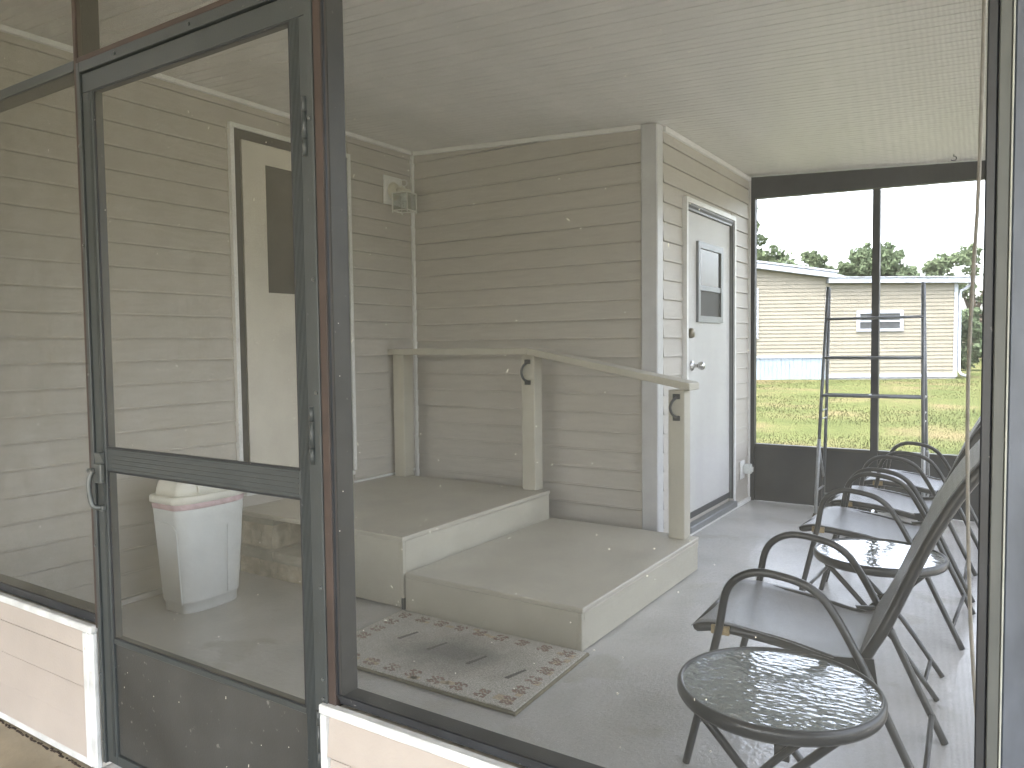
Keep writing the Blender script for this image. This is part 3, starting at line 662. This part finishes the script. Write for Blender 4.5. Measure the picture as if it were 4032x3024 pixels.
# screen door
dr = empty('screen_door', (-1.77, FY, .03), label='charcoal aluminium screen door with mid rail and solid kick panel', cat='screen door')
y0, y1 = FY, FY+.030
BX('stile', (-2.2315, y0, .035), (-2.1795, y1, 1.9765), 'door_grey', dr, .0015)
BX('stile', (-1.3680, y0, .035), (-1.3165, y1, 1.9765), 'door_grey', dr, .0015)
for x0, x1 in ((-1.366, -1.318), (-2.2005, -2.1815)):   # fine ribs along the stiles
    mb = MB(); n = 7 if x0 > -2 else 4
    for i in range(n):
        xx = x0+(x1-x0)*(i+.5)/n*.62; mb.box((xx-.001, y0-.0012, .06), (xx+.001, y0+.0002, 1.975))
    mb.build('ribs', 'door_grey', dr, kind='stuff')
MB().hexa([(-2.2315, y0, 1.977), (-1.3165, y0, 1.977), (-1.3165, y1, 1.977), (-2.2315, y1, 1.977), (-2.2315, y0, 2.0295), (-1.3165, y0, 2.0295), (-1.3165, y1, 2.0295), (-2.2315, y1, 2.0295)], .0015).build('top_rail', 'door_grey', dr)
BX('mid_rail', (-2.1785, y0+.001, .905), (-1.3690, y1, .970), 'door_grey', dr, .0015)
mb = MB()
for i in range(5): mb.box((-2.17, y0-.0004, .914+i*.012), (-1.375, y0+.0012, .9155+i*.012))
mb.build('ribs', 'door_grey', dr, kind='stuff')
BX('low_rail', (-2.1785, y0+.002, .398), (-1.3690, y1, .414), 'door_grey', dr, .0015)
BX('bottom_rail', (-2.1785, y0, .035), (-1.3690, y1, .066), 'door_grey', dr, .0015)
BX('kick_panel', (-2.1785, y0+.008, .067), (-1.3690, y0+.014, .397), 'kick_grey', dr)
mb = MB(); g = .004; ys_ = y0+.003
for za, zb in ((.4145, .9045), (.9705, 1.9765)):
    mb.box((-2.179, ys_-.001, za), (-2.1735, ys_+.004, zb)); mb.box((-1.3735, ys_-.001, za), (-1.3685, ys_+.004, zb))
    mb.box((-2.1734, ys_-.001, zb-g), (-1.3736, ys_+.004, zb)); mb.box((-2.1734, ys_-.001, za), (-1.3736, ys_+.004, za+g))
mb.build('spline', 'black', dr)
sheet_x('screen_mesh', -2.1785, -1.3685, .414, .906, y0+.0045, 'screen_x', dr)
sheet_x('screen_mesh', -2.1785, -1.3685, .970, 1.977, y0+.0045, 'screen_x', dr)
for za, zb in ((1.671, 1.799), (.989, 1.118), (.292, .424)):
    mb = MB(); L_ = zb-za; c = -1.3175
    for a, b in ((0, .28), (.285, .74), (.745, 1)): mb.lathe((c, y0-.007, 0), [(.0065, za+L_*a), (.0065, za+L_*b)], 10)
    mb.box((c-.010, y0-.004, za+.004), (c-.001, y0-.0005, zb-.004)); mb.build('hinge', 'door_grey', dr)
# pull handle with push button
h = MB().box((-2.222, y0-.016, .868), (-2.184, y0-.001, .925), .003)
h.hexa([(-2.216, y0-.012, .925), (-2.184, y0-.004, .925), (-2.184, y0-.001, .925), (-2.216, y0-.001, .925), (-2.206, y0-.02, .957), (-2.186, y0-.016, .957), (-2.186, y0-.001, .957), (-2.206, y0-.001, .957)])
hd = h.build('handle', 'handle_grey', dr)
MB().lathe((-2.212, y0-.020, .903), [(.0085, .0), (.0085, -.022), (.007, -.026), (0, -.0265)], 16, 'X').build('push_button', 'handle_grey', hd)
mb = MB(); p = smooth_path([(-2.214, y0-.022, .905), (-2.217, y0-.029, .885), (-2.218, y0-.032, .860), (-2.214, y0-.031, .825), (-2.207, y0-.026, .803), (-2.197, y0-.010, .797)], 5)
mb.tube(p, [.0075]*len(p), 8); mb.build('grip', 'handle_grey', hd)
mb = MB(); mb.box((-2.203, y0-.014, .788), (-2.184, y0-.001, .804), .002); mb.build('grip_foot', 'handle_grey', hd)

# lint and seed specks caught on the screens
def lint(x0, x1, z0, z1, n, y, parent):
    mb = MB()
    for i in range(n):
        x, z = x0+random.random()*(x1-x0), z0+random.random()*(z1-z0); L_ = random.choice((.0007, .0007, .0008, .001, .001, .0012, .002, .0035)) ; t = random.uniform(0, math.pi) if L_ > .0015 else 0
        if L_ > .002: t = random.gauss(1.5, .5)
        w = .0003 + random.random()*.0004 + (.0004 if L_ < .0015 else 0)
        dx, dz = math.cos(t)*L_, math.sin(t)*L_; nx_, nz_ = -math.sin(t)*w, math.cos(t)*w
        mb.hexa([(x-dx-nx_, y-.001, z-dz-nz_), (x+dx-nx_, y-.001, z+dz-nz_), (x+dx+nx_, y-.001, z+dz+nz_), (x-dx+nx_, y-.001, z-dz+nz_),
                 (x-dx-nx_, y-.0002, z-dz-nz_), (x+dx-nx_, y-.0002, z+dz-nz_), (x+dx+nx_, y-.0002, z+dz+nz_), (x-dx+nx_, y-.0002, z-dz+nz_)])
    mb.build('lint', 'lint', parent, kind='stuff')
lint(-1.25, -.3, .5, 2.0, 100, FY+.002, fs); lint(-3.0, -2.28, .5, 2.3, 40, FY+.002, fs)
lint(-2.16, -1.38, .43, 1.95, 70, y0+.003, dr); lint(-2.16, -1.38, .08, .39, 10, y0+.0075, dr)

# kick walls below the screens
def kick(x0, x1, ztop, label, left):
    k = empty('kick_wall', ((x0+x1)/2, FY, 0), label=label, cat='kick wall')
    BX('backing', (x0+.002, FY+.004, .004), (x1-.002, FY+.064, ztop-.006), 'siding', k)
    zz = [.024, .130, .241, .351, ztop-.02] if left else [.024, .105, .216, .327, ztop-.02]
    a, b = (x0+.002, x1-.056) if left else (x0+.020, x1-.02)
    for z0, z1 in zip(zz, zz[1:]):
        prof = [(FY+.003, z0), (FY-.0125, z0), (FY-.0125, z0+.005), (FY-.003, z1-.009), (FY+.003, z1-.009)]
        MB().loft([[(a, yy, z) for yy, z in prof], [(b, yy, z) for yy, z in prof]], True, False).build('plank', 'kick_siding_dimmed', k)
    BX('top_trim', (x0, FY-.018, ztop-.022), (x1, FY+.004, ztop), 'white_wood', k, .003)
    BX('base_trim', (x0, FY-.016, .003), (x1-.001 if not left else x1-.055, FY+.003, .024), 'white_wood', k, .003)
    if left:
        BX('end_trim', (x1-.054, FY-.016, .003), (x1-.028, FY+.003, ztop-.023), 'white_wood', k, .003)
        BX('end_trim', (x1-.0275, FY-.014, .003), (x1, FY+.003, ztop-.023), 'white_wood', k, .003)
    else: BX('end_trim', (x0, FY-.016, .003), (x0+.0195, FY+.003, ztop-.023), 'white_wood', k, .003)
    return k
kick(HX+.02, -2.267, .436, 'pale beige kick wall with white wood trim left of the screen door', True)
kick(-1.308, -.03, .446, 'pale beige kick wall with white wood trim right of the screen door', False)
mb = MB(); x = HX+.05
while x < -2.28:
    w = random.uniform(.006, .02); yy = FY-.022+random.uniform(-.005, .004)
    mb.box((x, yy-random.uniform(.001, .0035), -.0038), (x+w, yy+.003, -.001)); x += w+random.choice((0, 0, .004, .01))
mb.build('soil_line', 'dash_dirt', None, kind='stuff', label='thin dark dirt line along the foot of the left kick wall')

# right corner post, galvanised
cp = empty('corner_post', (0, FY, 0), label='grey galvanised corner post close at the right edge', cat='post')
BX('channel', (-.0405, FY-.001, .0), (-.0275, FY+.07, CEIL(0)-.004), 'black', cp, .002)
BX('face_strip', (-.0270, FY-.004, .0), (-.0125, FY+.07, CEIL(0)-.004), 'galv_light', cp, .0015)
BX('bead', (-.0122, FY-.006, .0), (-.0100, FY+.066, CEIL(0)-.004), 'bead', cp, .0005)
BX('box_section', (-.0098, FY-.002, .0), (.075, FY+.068, CEIL(0)-.004), 'galv', cp, .002)

# ================================================================== RIGHT AND FAR SCREEN WALLS
rs = empty('side_screen_wall', (RX, 3.6, 0), label='dark framed open screen wall behind the row of chairs', cat='screen wall')
BX('top_rail', (RX+.004, FY+.075, CEIL(RX)-.10), (RX+.05, BY, CEIL(RX+.05)-.001), 'far_dark', rs)
BX('bottom_rail', (RX+.004, FY+.075, .002), (RX+.05, BY, .04), 'far_dark', rs)
for yy in (2.82, 4.45): BX('post', (RX+.004, yy-.022, .041), (RX+.05, yy+.022, CEIL(RX)-.101), 'far_dark', rs)
MB().quad((RX+.045, FY+.075, .04), (RX+.045, BY, .04), (RX+.045, BY, 2.36), (RX+.045, FY+.075, 2.36)).build('screen_mesh', 'screen_y', rs)
fr = empty('far_screen_wall', (-.87, BY, 0), label='dark framed screen wall at the far end of the porch', cat='screen wall')
X0, X1 = SX-.03, RX+.06
MB().hexa([(X0, BY, 2.37), (X1, BY, 2.32), (X1, BY+.06, 2.32), (X0, BY+.06, 2.37), (X0, BY, CEIL(X0)-.003), (X1, BY, CEIL(X1)-.003), (X1, BY+.06, CEIL(X1)-.003), (X0, BY+.06, CEIL(X0)-.003)]).build('header', 'far_dark', fr)
BX('post', (X0, BY+.001, .0), (SX+.054, BY+.06, 2.368), 'far_dark', fr)
BX('post', (-.892, BY+.001, .02), (-.844, BY+.06, 2.338), 'far_dark', fr)
BX('post', (X1-.07, BY+.001, .02), (X1, BY+.06, 2.319), 'far_dark', fr)
BX('kick_panel', (SX+.055, BY+.02, .002), (-.893, BY+.03, .430), 'far_dark', fr)
BX('kick_panel', (-.843, BY+.02, .002), (X1-.071, BY+.03, .430), 'far_dark', fr)
BX('sill_rail', (SX+.055, BY+.004, .431), (-.893, BY+.055, .452), 'bronze', fr, .002)
BX('sill_rail', (-.843, BY+.004, .431), (X1-.071, BY+.055, .452), 'bronze', fr, .002)
sheet_x('screen_mesh', X0+.03, -.88, .44, 2.37, BY+.05, 'screen_far', fr); sheet_x('screen_mesh', -.85, X1-.05, .44, 2.33, BY+.05, 'screen_far', fr)

# hanging cord and ceiling hook
pts = smooth_path([(-.05, 1.46, CEIL(-.05)-.002), (-.056, 1.5, 1.802), (-.059, 1.5, 1.52), (-.065, 1.5, 1.353), (-.069, 1.5, 1.199), (-.068, 1.5, 1.043), (-.061, 1.5, .806), (-.048, 1.5, .608), (-.035, 1.49, .47), (-.03, 1.48, .33)], 6)
MB().tube(pts, .0030, 8).build('cord', 'cord', None, label='slack beige cord hanging beside the right corner post', cat='cord')
hz = CEIL(-.374)
MB().tube([(-.374, 5.85, hz), (-.374, 5.85, hz-.012)]+[(-.374+.016*math.sin(t), 5.85, hz-.026+.014*math.cos(t)) for t in np.linspace(0, 4.2, 12)], .0028, 8).build('ceiling_hook', 'iron', None, label='small dark hook screwed into the ceiling near the far screen', cat='hook')

# ================================================================== CHAIRS
CX = -.45
def make_chair():
    r = empty('patio_chair', (0, 0, 0), label='', cat='chair', group='folding sling chairs lined up along the side screen')
    prof = [(-.815, .0), (-.775, .17), (-.735, .345), (-.716, .43), (-.698, .53), (-.667, .577), (-.618, .602), (-.56, .603), (-.488, .589), (-.44, .560), (-.405, .515), (-.365, .445), (-.318, .352), (-.234, .172), (-.153, .002)]
    for sy in (-1, 1):
        p = smooth_path([(x-CX, sy*.245, z) for x, z in prof], 4)
        MB().tube(p, .0115, 10).build('arm_frame', 'chair_black', r)
    for sy in (-1, 1):
        p = smooth_path([(-.79-CX, sy*.218, .408), (-.72-CX, sy*.218, .418), (-.55-CX, sy*.218, .405), (-.40-CX, sy*.218, .378), (-.335-CX, sy*.218, .372)], 5)
        MB().tube(p, .0150, 8).build('seat_rail', 'chair_black', r)
        bk = [(-.348, .375), (-.312, .445), (-.281, .505), (-.228, .634), (-.192, .72), (-.159, .788), (-.120, .86), (-.076, .925), (-.034, .975), (-.012, 1.0)]
        MB().tube(smooth_path([(x-CX, sy*.218, z) for x, z in bk], 4), .0145, 8).build('back_rail', 'chair_black', r)
        b = MB(); b.box((-.742-CX, sy*.228-.012, .404), (-.690-CX, sy*.228+.012, .428)); b.build('bracket', 'bracket', r)
        b = MB(); b.hexa([(-.38-CX, sy*.232-.004, .34), (-.30-CX, sy*.232-.004, .34), (-.30-CX, sy*.232+.004, .34), (-.38-CX, sy*.232+.004, .34), (-.41-CX, sy*.232-.004, .40), (-.31-CX, sy*.232-.004, .41), (-.31-CX, sy*.232+.004, .41), (-.41-CX, sy*.232+.004, .40)])
        b.build('pivot_plate', 'chair_black', r)
    MB().tube([(-.79-CX, -.218, .408), (-.79-CX, .218, .408)], .013, 8).build('front_bar', 'chair_black', r)
    MB().tube([(-.012-CX, -.218, 1.0), (-.012-CX, .218, 1.0)], .013, 8).build('top_bar', 'chair_black', r)
    MB().tube([(-.19-CX, -.24, .085), (-.19-CX, .24, .085)], .008, 8).build('rear_stretcher', 'chair_black', r)
    MB().tube([(-.787-CX, -.24, .12), (-.787-CX, .24, .12)], .008, 8).build('front_stretcher', 'chair_black', r)
    # seat sling: taut at the rails, sagging between and dipping to the back
    rows = []
    path = smooth_path([(-.805, .0, .413), (-.78, 0, .428), (-.72, 0, .436), (-.62, 0, .428), (-.52, 0, .415), (-.43, 0, .395), (-.36, 0, .392), (-.325, 0, .42)], 3)
    for q in path:
        u = (q.x+.805)/.48; sag = .028*math.sin(math.pi*min(1, max(0, u)))+.004
        rows.append([(q.x-CX, w*.228, q.z-sag*(1-(abs(w))**2.2)) for w in np.linspace(-1, 1, 13)])
    o = MB().grid(rows).build('seat_sling', 'sling', r)
    rows = []
    path = smooth_path([(-.350, 0, .405), (-.299, 0, .505), (-.246, 0, .634), (-.210, 0, .72), (-.178, 0, .79), (-.138, 0, .865), (-.092, 0, .935), (-.045, 0, .99), (-.02, 0, 1.015)], 3)
    for q in path:
        u = (q.z-.41)/.605; sag = .010*math.sin(math.pi*min(1, max(0, u)))
        rows.append([(q.x-CX+sag*(1-abs(w)**2.2), w*.226, q.z) for w in np.linspace(-1, 1, 13)])
    MB().grid(rows).build('back_sling', 'sling', r)
    for o in r.children:
        if 'sling' in o.name:
            md = o.modifiers.new('thick', 'SOLIDIFY'); md.thickness = .0025
    return r
proto = make_chair()
spots = [(CX-.004, 2.415, 2.5, 'nearest dark sling chair between the two glass side tables'),
         (CX-.005, 3.80, -2.0, 'second dark sling chair just behind the farther glass side table'),
         (CX-.01, 4.46, 1.0, 'third dark sling chair between the second chair and the farthest chair'),
         (CX+.035, 5.17, 1.0, 'farthest dark sling chair beside the far screen')]
for i, (x, yy, a, lab) in enumerate(spots):
    c = proto if i == 0 else copy_tree(proto)
    c.location = (x, yy, .001); c.rotation_euler = (0, 0, math.radians(a)); c['label'] = lab

# ================================================================== SIDE TABLES
def make_table():
    r = empty('side_table', (0, 0, 0), label='', cat='table', group='round glass side tables')
    R_ = .225
    MB().lathe((0, 0, 0), [(R_-.016, .438), (R_-.004, .438), (R_+.001, .446), (R_+.001, .460), (R_-.003, .468), (R_-.009, .470), (R_-.012, .466), (R_-.016, .450)], 64).build('rim', 'chair_black', r)
    MB().lathe((0, 0, 0), [(.0, .4645), (.1, .4645), (R_-.012, .4645)], 64, smooth=False).build('glass_top', 'table_glass', r)
    for sy in (-1, 1):
        MB().tube(smooth_path([(-.165, sy*.118, .440), (-.05, sy*.118, .32), (.07, sy*.118, .19), (.205, sy*.112, .002)], 3), .0095, 8).build('leg', 'chair_black', r)
        MB().tube(smooth_path([(.165, sy*.098, .440), (.05, sy*.098, .32), (-.07, sy*.098, .19), (-.205, sy*.095, .002)], 3), .0095, 8).build('leg', 'chair_black', r)
        MB().box((-.035, sy*.108-.004, .235), (.0, sy*.108+.004, .275)).build('pivot', 'chair_black', r)
    MB().tube([(.165, -.115, .058), (.165, .115, .058)], .007, 8).build('stretcher', 'chair_black', r)
    MB().tube([(-.165, -.095, .058), (-.165, .095, .058)], .007, 8).build('stretcher', 'chair_black', r)
    return r
tb = make_table(); tb.location = (-.445, 1.772, .001); tb['label'] = 'nearest round glass topped side table in front of the nearest chair'
tb2 = copy_tree(tb); tb2.location = (-.418, 3.098, .001); tb2['label'] = 'farther round glass topped side table between the first two chairs'

# ================================================================== FOLDING RACK
rk = empty('folding_rack', (-.86, 5.86, 0), label='tall grey metal folding rack with rungs before the far screen', cat='rack')
for xb, xt in ((-1.19, -1.136), (-.505, -.539)):
    MB().tube([(xb, 5.735, .012), (xb+(xt-xb)*.35, 5.755, .56)], .0125, 8).build('lower_leg', 'rack_low', rk)
    MB().tube([(xb+(xt-xb)*.30, 5.752, .50), (xb+(xt-xb)*.55, 5.775, .9), (xt, 5.835, 1.638)], .0115, 8).build('front_leg', 'rack', rk)
    MB().tube([(xb, 5.99, .012), (xb+(xt-xb)*.5, 5.955, .80), (xt+.002, 5.862, 1.63)], .0115, 8).build('rear_leg', 'rack_low' if False else 'rack', rk)
    MB().tube([(xb+.008, 5.745, .19), (xb+.006, 5.975, .19)], .007, 8).build('side_bar', 'rack_low', rk)
    MB().tube([(xb+.015, 5.752, .52), (xb+.006, 5.975, .26)], .009, 8).build('brace', 'rack_low', rk)
    for z in (.70, .76): MB().tube([(xb+(xt-xb)*.47, 5.765, z), (xb+(xt-xb)*.5, 5.95, z)], .006, 8).build('side_bar', 'rack_low', rk)
    MB().tube([(xb+(xt-xb)*.5, 5.772, .868), (xb+(xt-xb)*.5, 5.945, .868)], .008, 8).build('side_bar', 'rack_low', rk)
    mb = MB(); mb.lathe((xb, 5.735, 0), [(.019, 0), (.019, .01), (.013, .03), (0, .031)], 12); mb.build('foot', 'rubber', rk)
for z, yy, f_ in ((1.409, 5.812, .86), (1.136, 5.793, .69), (.870, 5.772, .53)):
    xa, xb2 = -1.19+.054*f_, -.505-.034*f_
    MB().tube([(xa, yy, z), (xb2, yy, z)], .0095, 8).build('rung', 'rack', rk)
MB().tube([(-1.16, 5.945, .868), (-.52, 5.945, .868)], .009, 8).build('rung', 'rack', rk)
MB().tube([(-.865, 5.772, .872), (-.865, 5.945, .872)], .007, 8).build('side_bar', 'rack_low', rk)
MB().tube([(-1.183, 5.985, .13), (-.51, 5.985, .13)], .008, 8).build('rung', 'rack_low', rk)

# ================================================================== NEIGHBOUR HOUSE
B0 = Vector((-6.998, 24.823, .05)); ang = math.radians(28.81); U = Vector((math.cos(ang), math.sin(ang), 0)); Nn = Vector((math.sin(ang), -math.cos(ang), 0))
def NP(s, o, z): p = B0+U*s+Nn*o; return (p.x, p.y, z)      # o > 0 is towards the porch
def nbox(mb, s0, s1, o0, o1, z0, z1, z0b=None, z1b=None):
    z0b = z0 if z0b is None else z0b; z1b = z1 if z1b is None else z1b
    return mb.hexa([NP(s0, o0, z0), NP(s1, o0, z0b), NP(s1, o1, z0b), NP(s0, o1, z0), NP(s0, o0, z1), NP(s1, o0, z1b), NP(s1, o1, z1b), NP(s0, o1, z1)])
nb_ = empty('neighbour_house', tuple(B0), label='sand sided neighbour house with white trim across the lawn', cat='house')
def nlap(s0, s1, za, zb, o, rake=None):
    mb = MB(); z = za; k = .118
    while z < zb-.01:
        z1 = min(z+k, zb); e0 = s0; e1 = s1
        if rake:
            lim = rake(z1)
            e1 = min(s1, lim)
            if e1 < e0+.05: break
        mb.hexa([NP(e0, o, z), NP(e1, o, z), NP(e1, o+.022, z), NP(e0, o+.022, z), NP(e0, o, z1), NP(e1, o, z1), NP(e1, o+.004, z1), NP(e0, o+.004, z1)])
        z = z1
    return mb
rk_z = lambda s: 3.57-.145*s     # underside of the sloping roof edge
nlap(-4, 2.17, .82, 4.0, 0, lambda z: (3.60-z)/.145).build('siding', 'nb_siding', nb_, kind='stuff')
mb = MB(); nbox(mb, -4, 2.17, -.3, -.001, .05, 4.1, z1b=3.26); mb.build('wall', 'nb_siding', nb_)
mb = MB(); nbox(mb, -4, 2.42, -.1, .24, rk_z(-4)+.01, rk_z(-4)+.17, rk_z(2.42)+.01, rk_z(2.42)+.17); mb.build('fascia', 'nb_white', nb_)
mb = MB(); nbox(mb, -4.2, 2.47, -9, .26, rk_z(-4.2)+.19, rk_z(-4.2)+.25, rk_z(2.47)+.19, rk_z(2.47)+.25); mb.build('roof', 'nb_roof', nb_)
mb = MB(); nbox(mb, -4, 2.17, .0, .05, .745, .82); mb.build('band_board', 'nb_white', nb_)
mb = MB(); s = -4.0
while s < 2.16: nbox(mb, s, min(s+.10, 2.17), 0, .02, .0, .744); nbox(mb, s+.1, min(s+.13, 2.17), 0, .008, .0, .744); s += .13
mb.build('skirting', 'nb_skirt', nb_, kind='stuff')
mb = MB(); nbox(mb, -.10, .075, 0, .05, 1.37, 2.97); mb.build('window_trim', 'nb_white', nb_)
mb = MB(); nbox(mb, -.9, -.10, 0, .03, 1.45, 2.88); mb.build('window_pane', 'pane_grey', nb_)
# right section
nlap(2.19, 6.05, .21, 3.08, .0).build('siding', 'nb_siding', nb_, kind='stuff')
mb = MB(); nbox(mb, 2.19, 6.14, -6, -.001, .02, 3.10); mb.build('wall', 'nb_siding', nb_)
mb = MB(); nbox(mb, 2.16, 2.24, 0, .04, .2, 3.08); mb.build('corner_board', 'nb_siding', nb_)
mb = MB(); nbox(mb, 6.045, 6.155, -.06, .045, .21, 3.06); mb.build('corner_board', 'nb_white', nb_)
mb = MB(); nbox(mb, 2.19, 6.155, 0, .05, .11, .21); mb.build('base_board', 'nb_white', nb_)
mb = MB(); nbox(mb, 2.19, 6.12, -.02, .02, -.03, .11); mb.build('foundation', 'nb_found', nb_)
mb = MB(); nbox(mb, 2.19, 6.60, -6.4, .20, 3.085, 3.245, 3.02, 3.19); mb.build('fascia', 'nb_white', nb_)
mb = MB(); nbox(mb, 2.17, 6.62, -6.45, .23, 3.25, 3.275, 3.195, 3.22); mb.build('roof', 'nb_roof', nb_)
mb = MB(); nbox(mb, 2.25, 3.1, -3.0, -.2, 3.28, 3.30, 3.28, 3.285); nbox(mb, 2.3, 2.95, -5, -.3, 3.30, 3.50, 3.26, 3.30); mb.build('roof_edge', 'nb_roof', nb_)
MB().tube([NP(6.50, .10, 3.02), NP(6.46, .06, 2.92), NP(6.25, .0, 2.78), NP(6.22, .02, 2.6), NP(6.22, .02, .30), NP(6.26, .10, .18), NP(6.36, .18, .14)], .045, 8).build('downspout', 'nb_white', nb_)
w = empty  # window: frame, rail, panes
mb = MB(); nbox(mb, 3.10, 4.51, .02, .06, 2.115, 2.212); nbox(mb, 3.10, 4.51, .02, .06, 1.553, 1.64); nbox(mb, 4.415, 4.51, .02, .06, 1.64, 2.115); nbox(mb, 3.10, 3.20, .02, .06, 1.64, 2.115); nbox(mb, 3.2, 4.415, .02, .05, 1.85, 1.90)
wf = mb.build('window', 'nb_white', nb_)
mb = MB(); nbox(mb, 3.2, 4.415, .022, .032, 1.90, 2.115); mb.build('pane', 'pane_grey', wf)
mb = MB(); nbox(mb, 3.2, 4.415, .022, .032, 1.64, 1.85); mb.build('pane', 'pane_grey', wf)

# small house far behind at the right
fh = empty('far_house', (-.2, 60, 0), label='pale house with white windows far beyond the neighbour house', cat='house')
BX('wall', (-4.0, 60, 0), (4, 66, 2.75), 'nb_siding', fh)
MB().hexa([(-4.4, 59.6, 2.60), (4.4, 59.6, 3.6), (4.4, 66.4, 3.6), (-4.4, 66.4, 2.60), (-4.4, 59.6, 2.82), (4.4, 59.6, 3.9), (4.4, 66.4, 3.9), (-4.4, 66.4, 2.82)]).build('roof', 'nb_roof', fh)
for x in (-3.4, -2.1, -.8, .6, 2):
    f_ = BX('window', (x, 59.93, 1.25), (x+1.05, 59.99, 2.35), 'nb_white', fh); BX('pane', (x+.1, 59.91, 1.35), (x+.95, 59.95, 2.25), 'pane_grey', f_)

# ================================================================== TREES AND SHRUBS
def leafcloud(blobs, n, size, seed):
    r = np.random.default_rng(seed); C_ = []
    wts = np.array([b[3]**2 for b in blobs]); wts = wts/wts.sum()
    idx = r.choice(len(blobs), n, p=wts)
    for i in idx:
        bx, by, bz, br = blobs[i]; d = r.normal(size=3); d /= np.linalg.norm(d)
        C_.append((bx+d[0]*br*(r.random()**.4), by+d[1]*br*r.random()**.4, bz+d[2]*br*.8*r.random()**.4))
    C_ = np.array(C_); a = r.normal(size=(n, 3)); a /= np.linalg.norm(a, axis=1)[:, None]
    b = np.cross(a, r.normal(size=(n, 3))); b /= np.linalg.norm(b, axis=1)[:, None]
    s = size*(.5+r.random(n))[:, None]
    vv = np.stack([C_-a*s, C_+b*s*.55, C_+a*s, C_-b*s*.55], 1).reshape(-1, 3)
    return vv, np.arange(n*4).reshape(-1, 4)
def tree(name, x, y, h, blobs, n, size, m, label, cat='tree', trunk=True, group='trees behind the neighbour house', seed=1):
    t = empty(name, (x, y, 0), label=label, cat=cat, group=group)
    if trunk:
        mb = MB(); mb.tube(smooth_path([(x, y, -.1), (x+.1, y, h*.3), (x-.1, y, h*.55), (x+.1, y, h*.8)], 4), list(np.linspace(.3, .07, 13)), 8)
        for (bx, by, bz, br) in blobs[:6]: mb.tube([(x, y, h*.35), (x+bx*.5, y+by*.5, (h*.4+bz)*.5), (x+bx*.9, y+by*.9, bz)], [.13, .08, .03], 6)
        mb.build('trunk', 'bark', t)
    vv, ff = leafcloud(blobs, n, size, seed)
    me = bpy.data.meshes.new('crown'); me.from_pydata(vv.tolist(), [], ff.tolist()); me.materials.append(MT[m])
    o = bpy.data.objects.new('crown', me); COL.objects.link(o); o.parent = t
    return t
def blobs(w, h0, h1, k, seed, rmin=.6, rmax=1.3, shape=1.0):
    r = np.random.default_rng(seed); out = []
    for i in range(k):
        u = r.random(); z = h0+(h1-h0)*u; wid = w*(1-.75*u**2*shape)
        out.append((r.uniform(-wid, wid), r.uniform(-wid, wid)*.7, z, r.uniform(rmin, rmax)*(1-.35*u)))
    for i in range(k*2):      # small outer sprays
        bx, by, bz, br = out[r.integers(0, k)]; d = r.normal(size=3); d /= np.linalg.norm(d)
        out.append((bx+d[0]*br*1.05, by+d[1]*br*1.05, bz+abs(d[2])*br*.95*(1 if bz > (h0+h1)/2 else .3), br*r.uniform(.22, .42)))
    return out
tree('oak_tree', -12.3, 46.0, 6.5, blobs(2.3, 2.5, 6.3, 44, 1), 11000, .13, 'leaf', 'green tree left behind the sloping roof end', seed=1)
tree('oak_tree', -10.15, 47.4, 6.6, blobs(1.3, 2.5, 6.3, 22, 2, .45, .8), 5200, .12, 'leaf', 'small tree left of the tallest tree over the flat roof', seed=2)
tree('oak_tree', -8.85, 48.3, 6.2, blobs(1.5, 2.4, 5.75, 24, 9, .45, .8, .5), 5600, .125, 'leaf', 'medium tree close against the left side of the tallest tree', seed=9)
tree('oak_tree', -7.1, 49.3, 7.4, blobs(2.7, 2.5, 6.3, 52, 3, .6, 1.15, .85), 18000, .135, 'leaf2', 'tallest dense tree behind the far screen middle post', seed=3)
tree('oak_tree', -4.3, 51.2, 6.6, blobs(1.7, 2.2, 5.7, 26, 4, .5, .9), 6000, .13, 'leaf', 'low tree between the tallest tree and the loose right tree', seed=4)
tree('oak_tree', -2.2, 52.4, 7.0, blobs(2.2, 1.5, 6.9, 40, 5, .4, .8, .35), 6500, .12, 'leaf', 'loose open tree right behind the downspout corner', seed=5)
tree('tall_tree', -13.55, 45.5, 10, blobs(.85, 7.2, 9.3, 14, 6, .25, .5, .2), 1500, .11, 'leaf', 'thin high branch tips left above the sloping roof', seed=6)
tree('shrub', -1.75, 35.5, 2.4, blobs(.85, .4, 2.2, 20, 7, .3, .5), 2600, .10, 'leaf2', 'tall bushy shrub beside the right corner of the neighbour house', 'shrub', False, 'shrubs beside the neighbour house', 7)
tree('shrub', .2, 41, 3.5, blobs(1.5, .5, 3.4, 22, 8, .4, .7), 2600, .13, 'leaf', 'broad green shrub farther right before the far house', 'shrub', False, 'shrubs beside the neighbour house', 8)
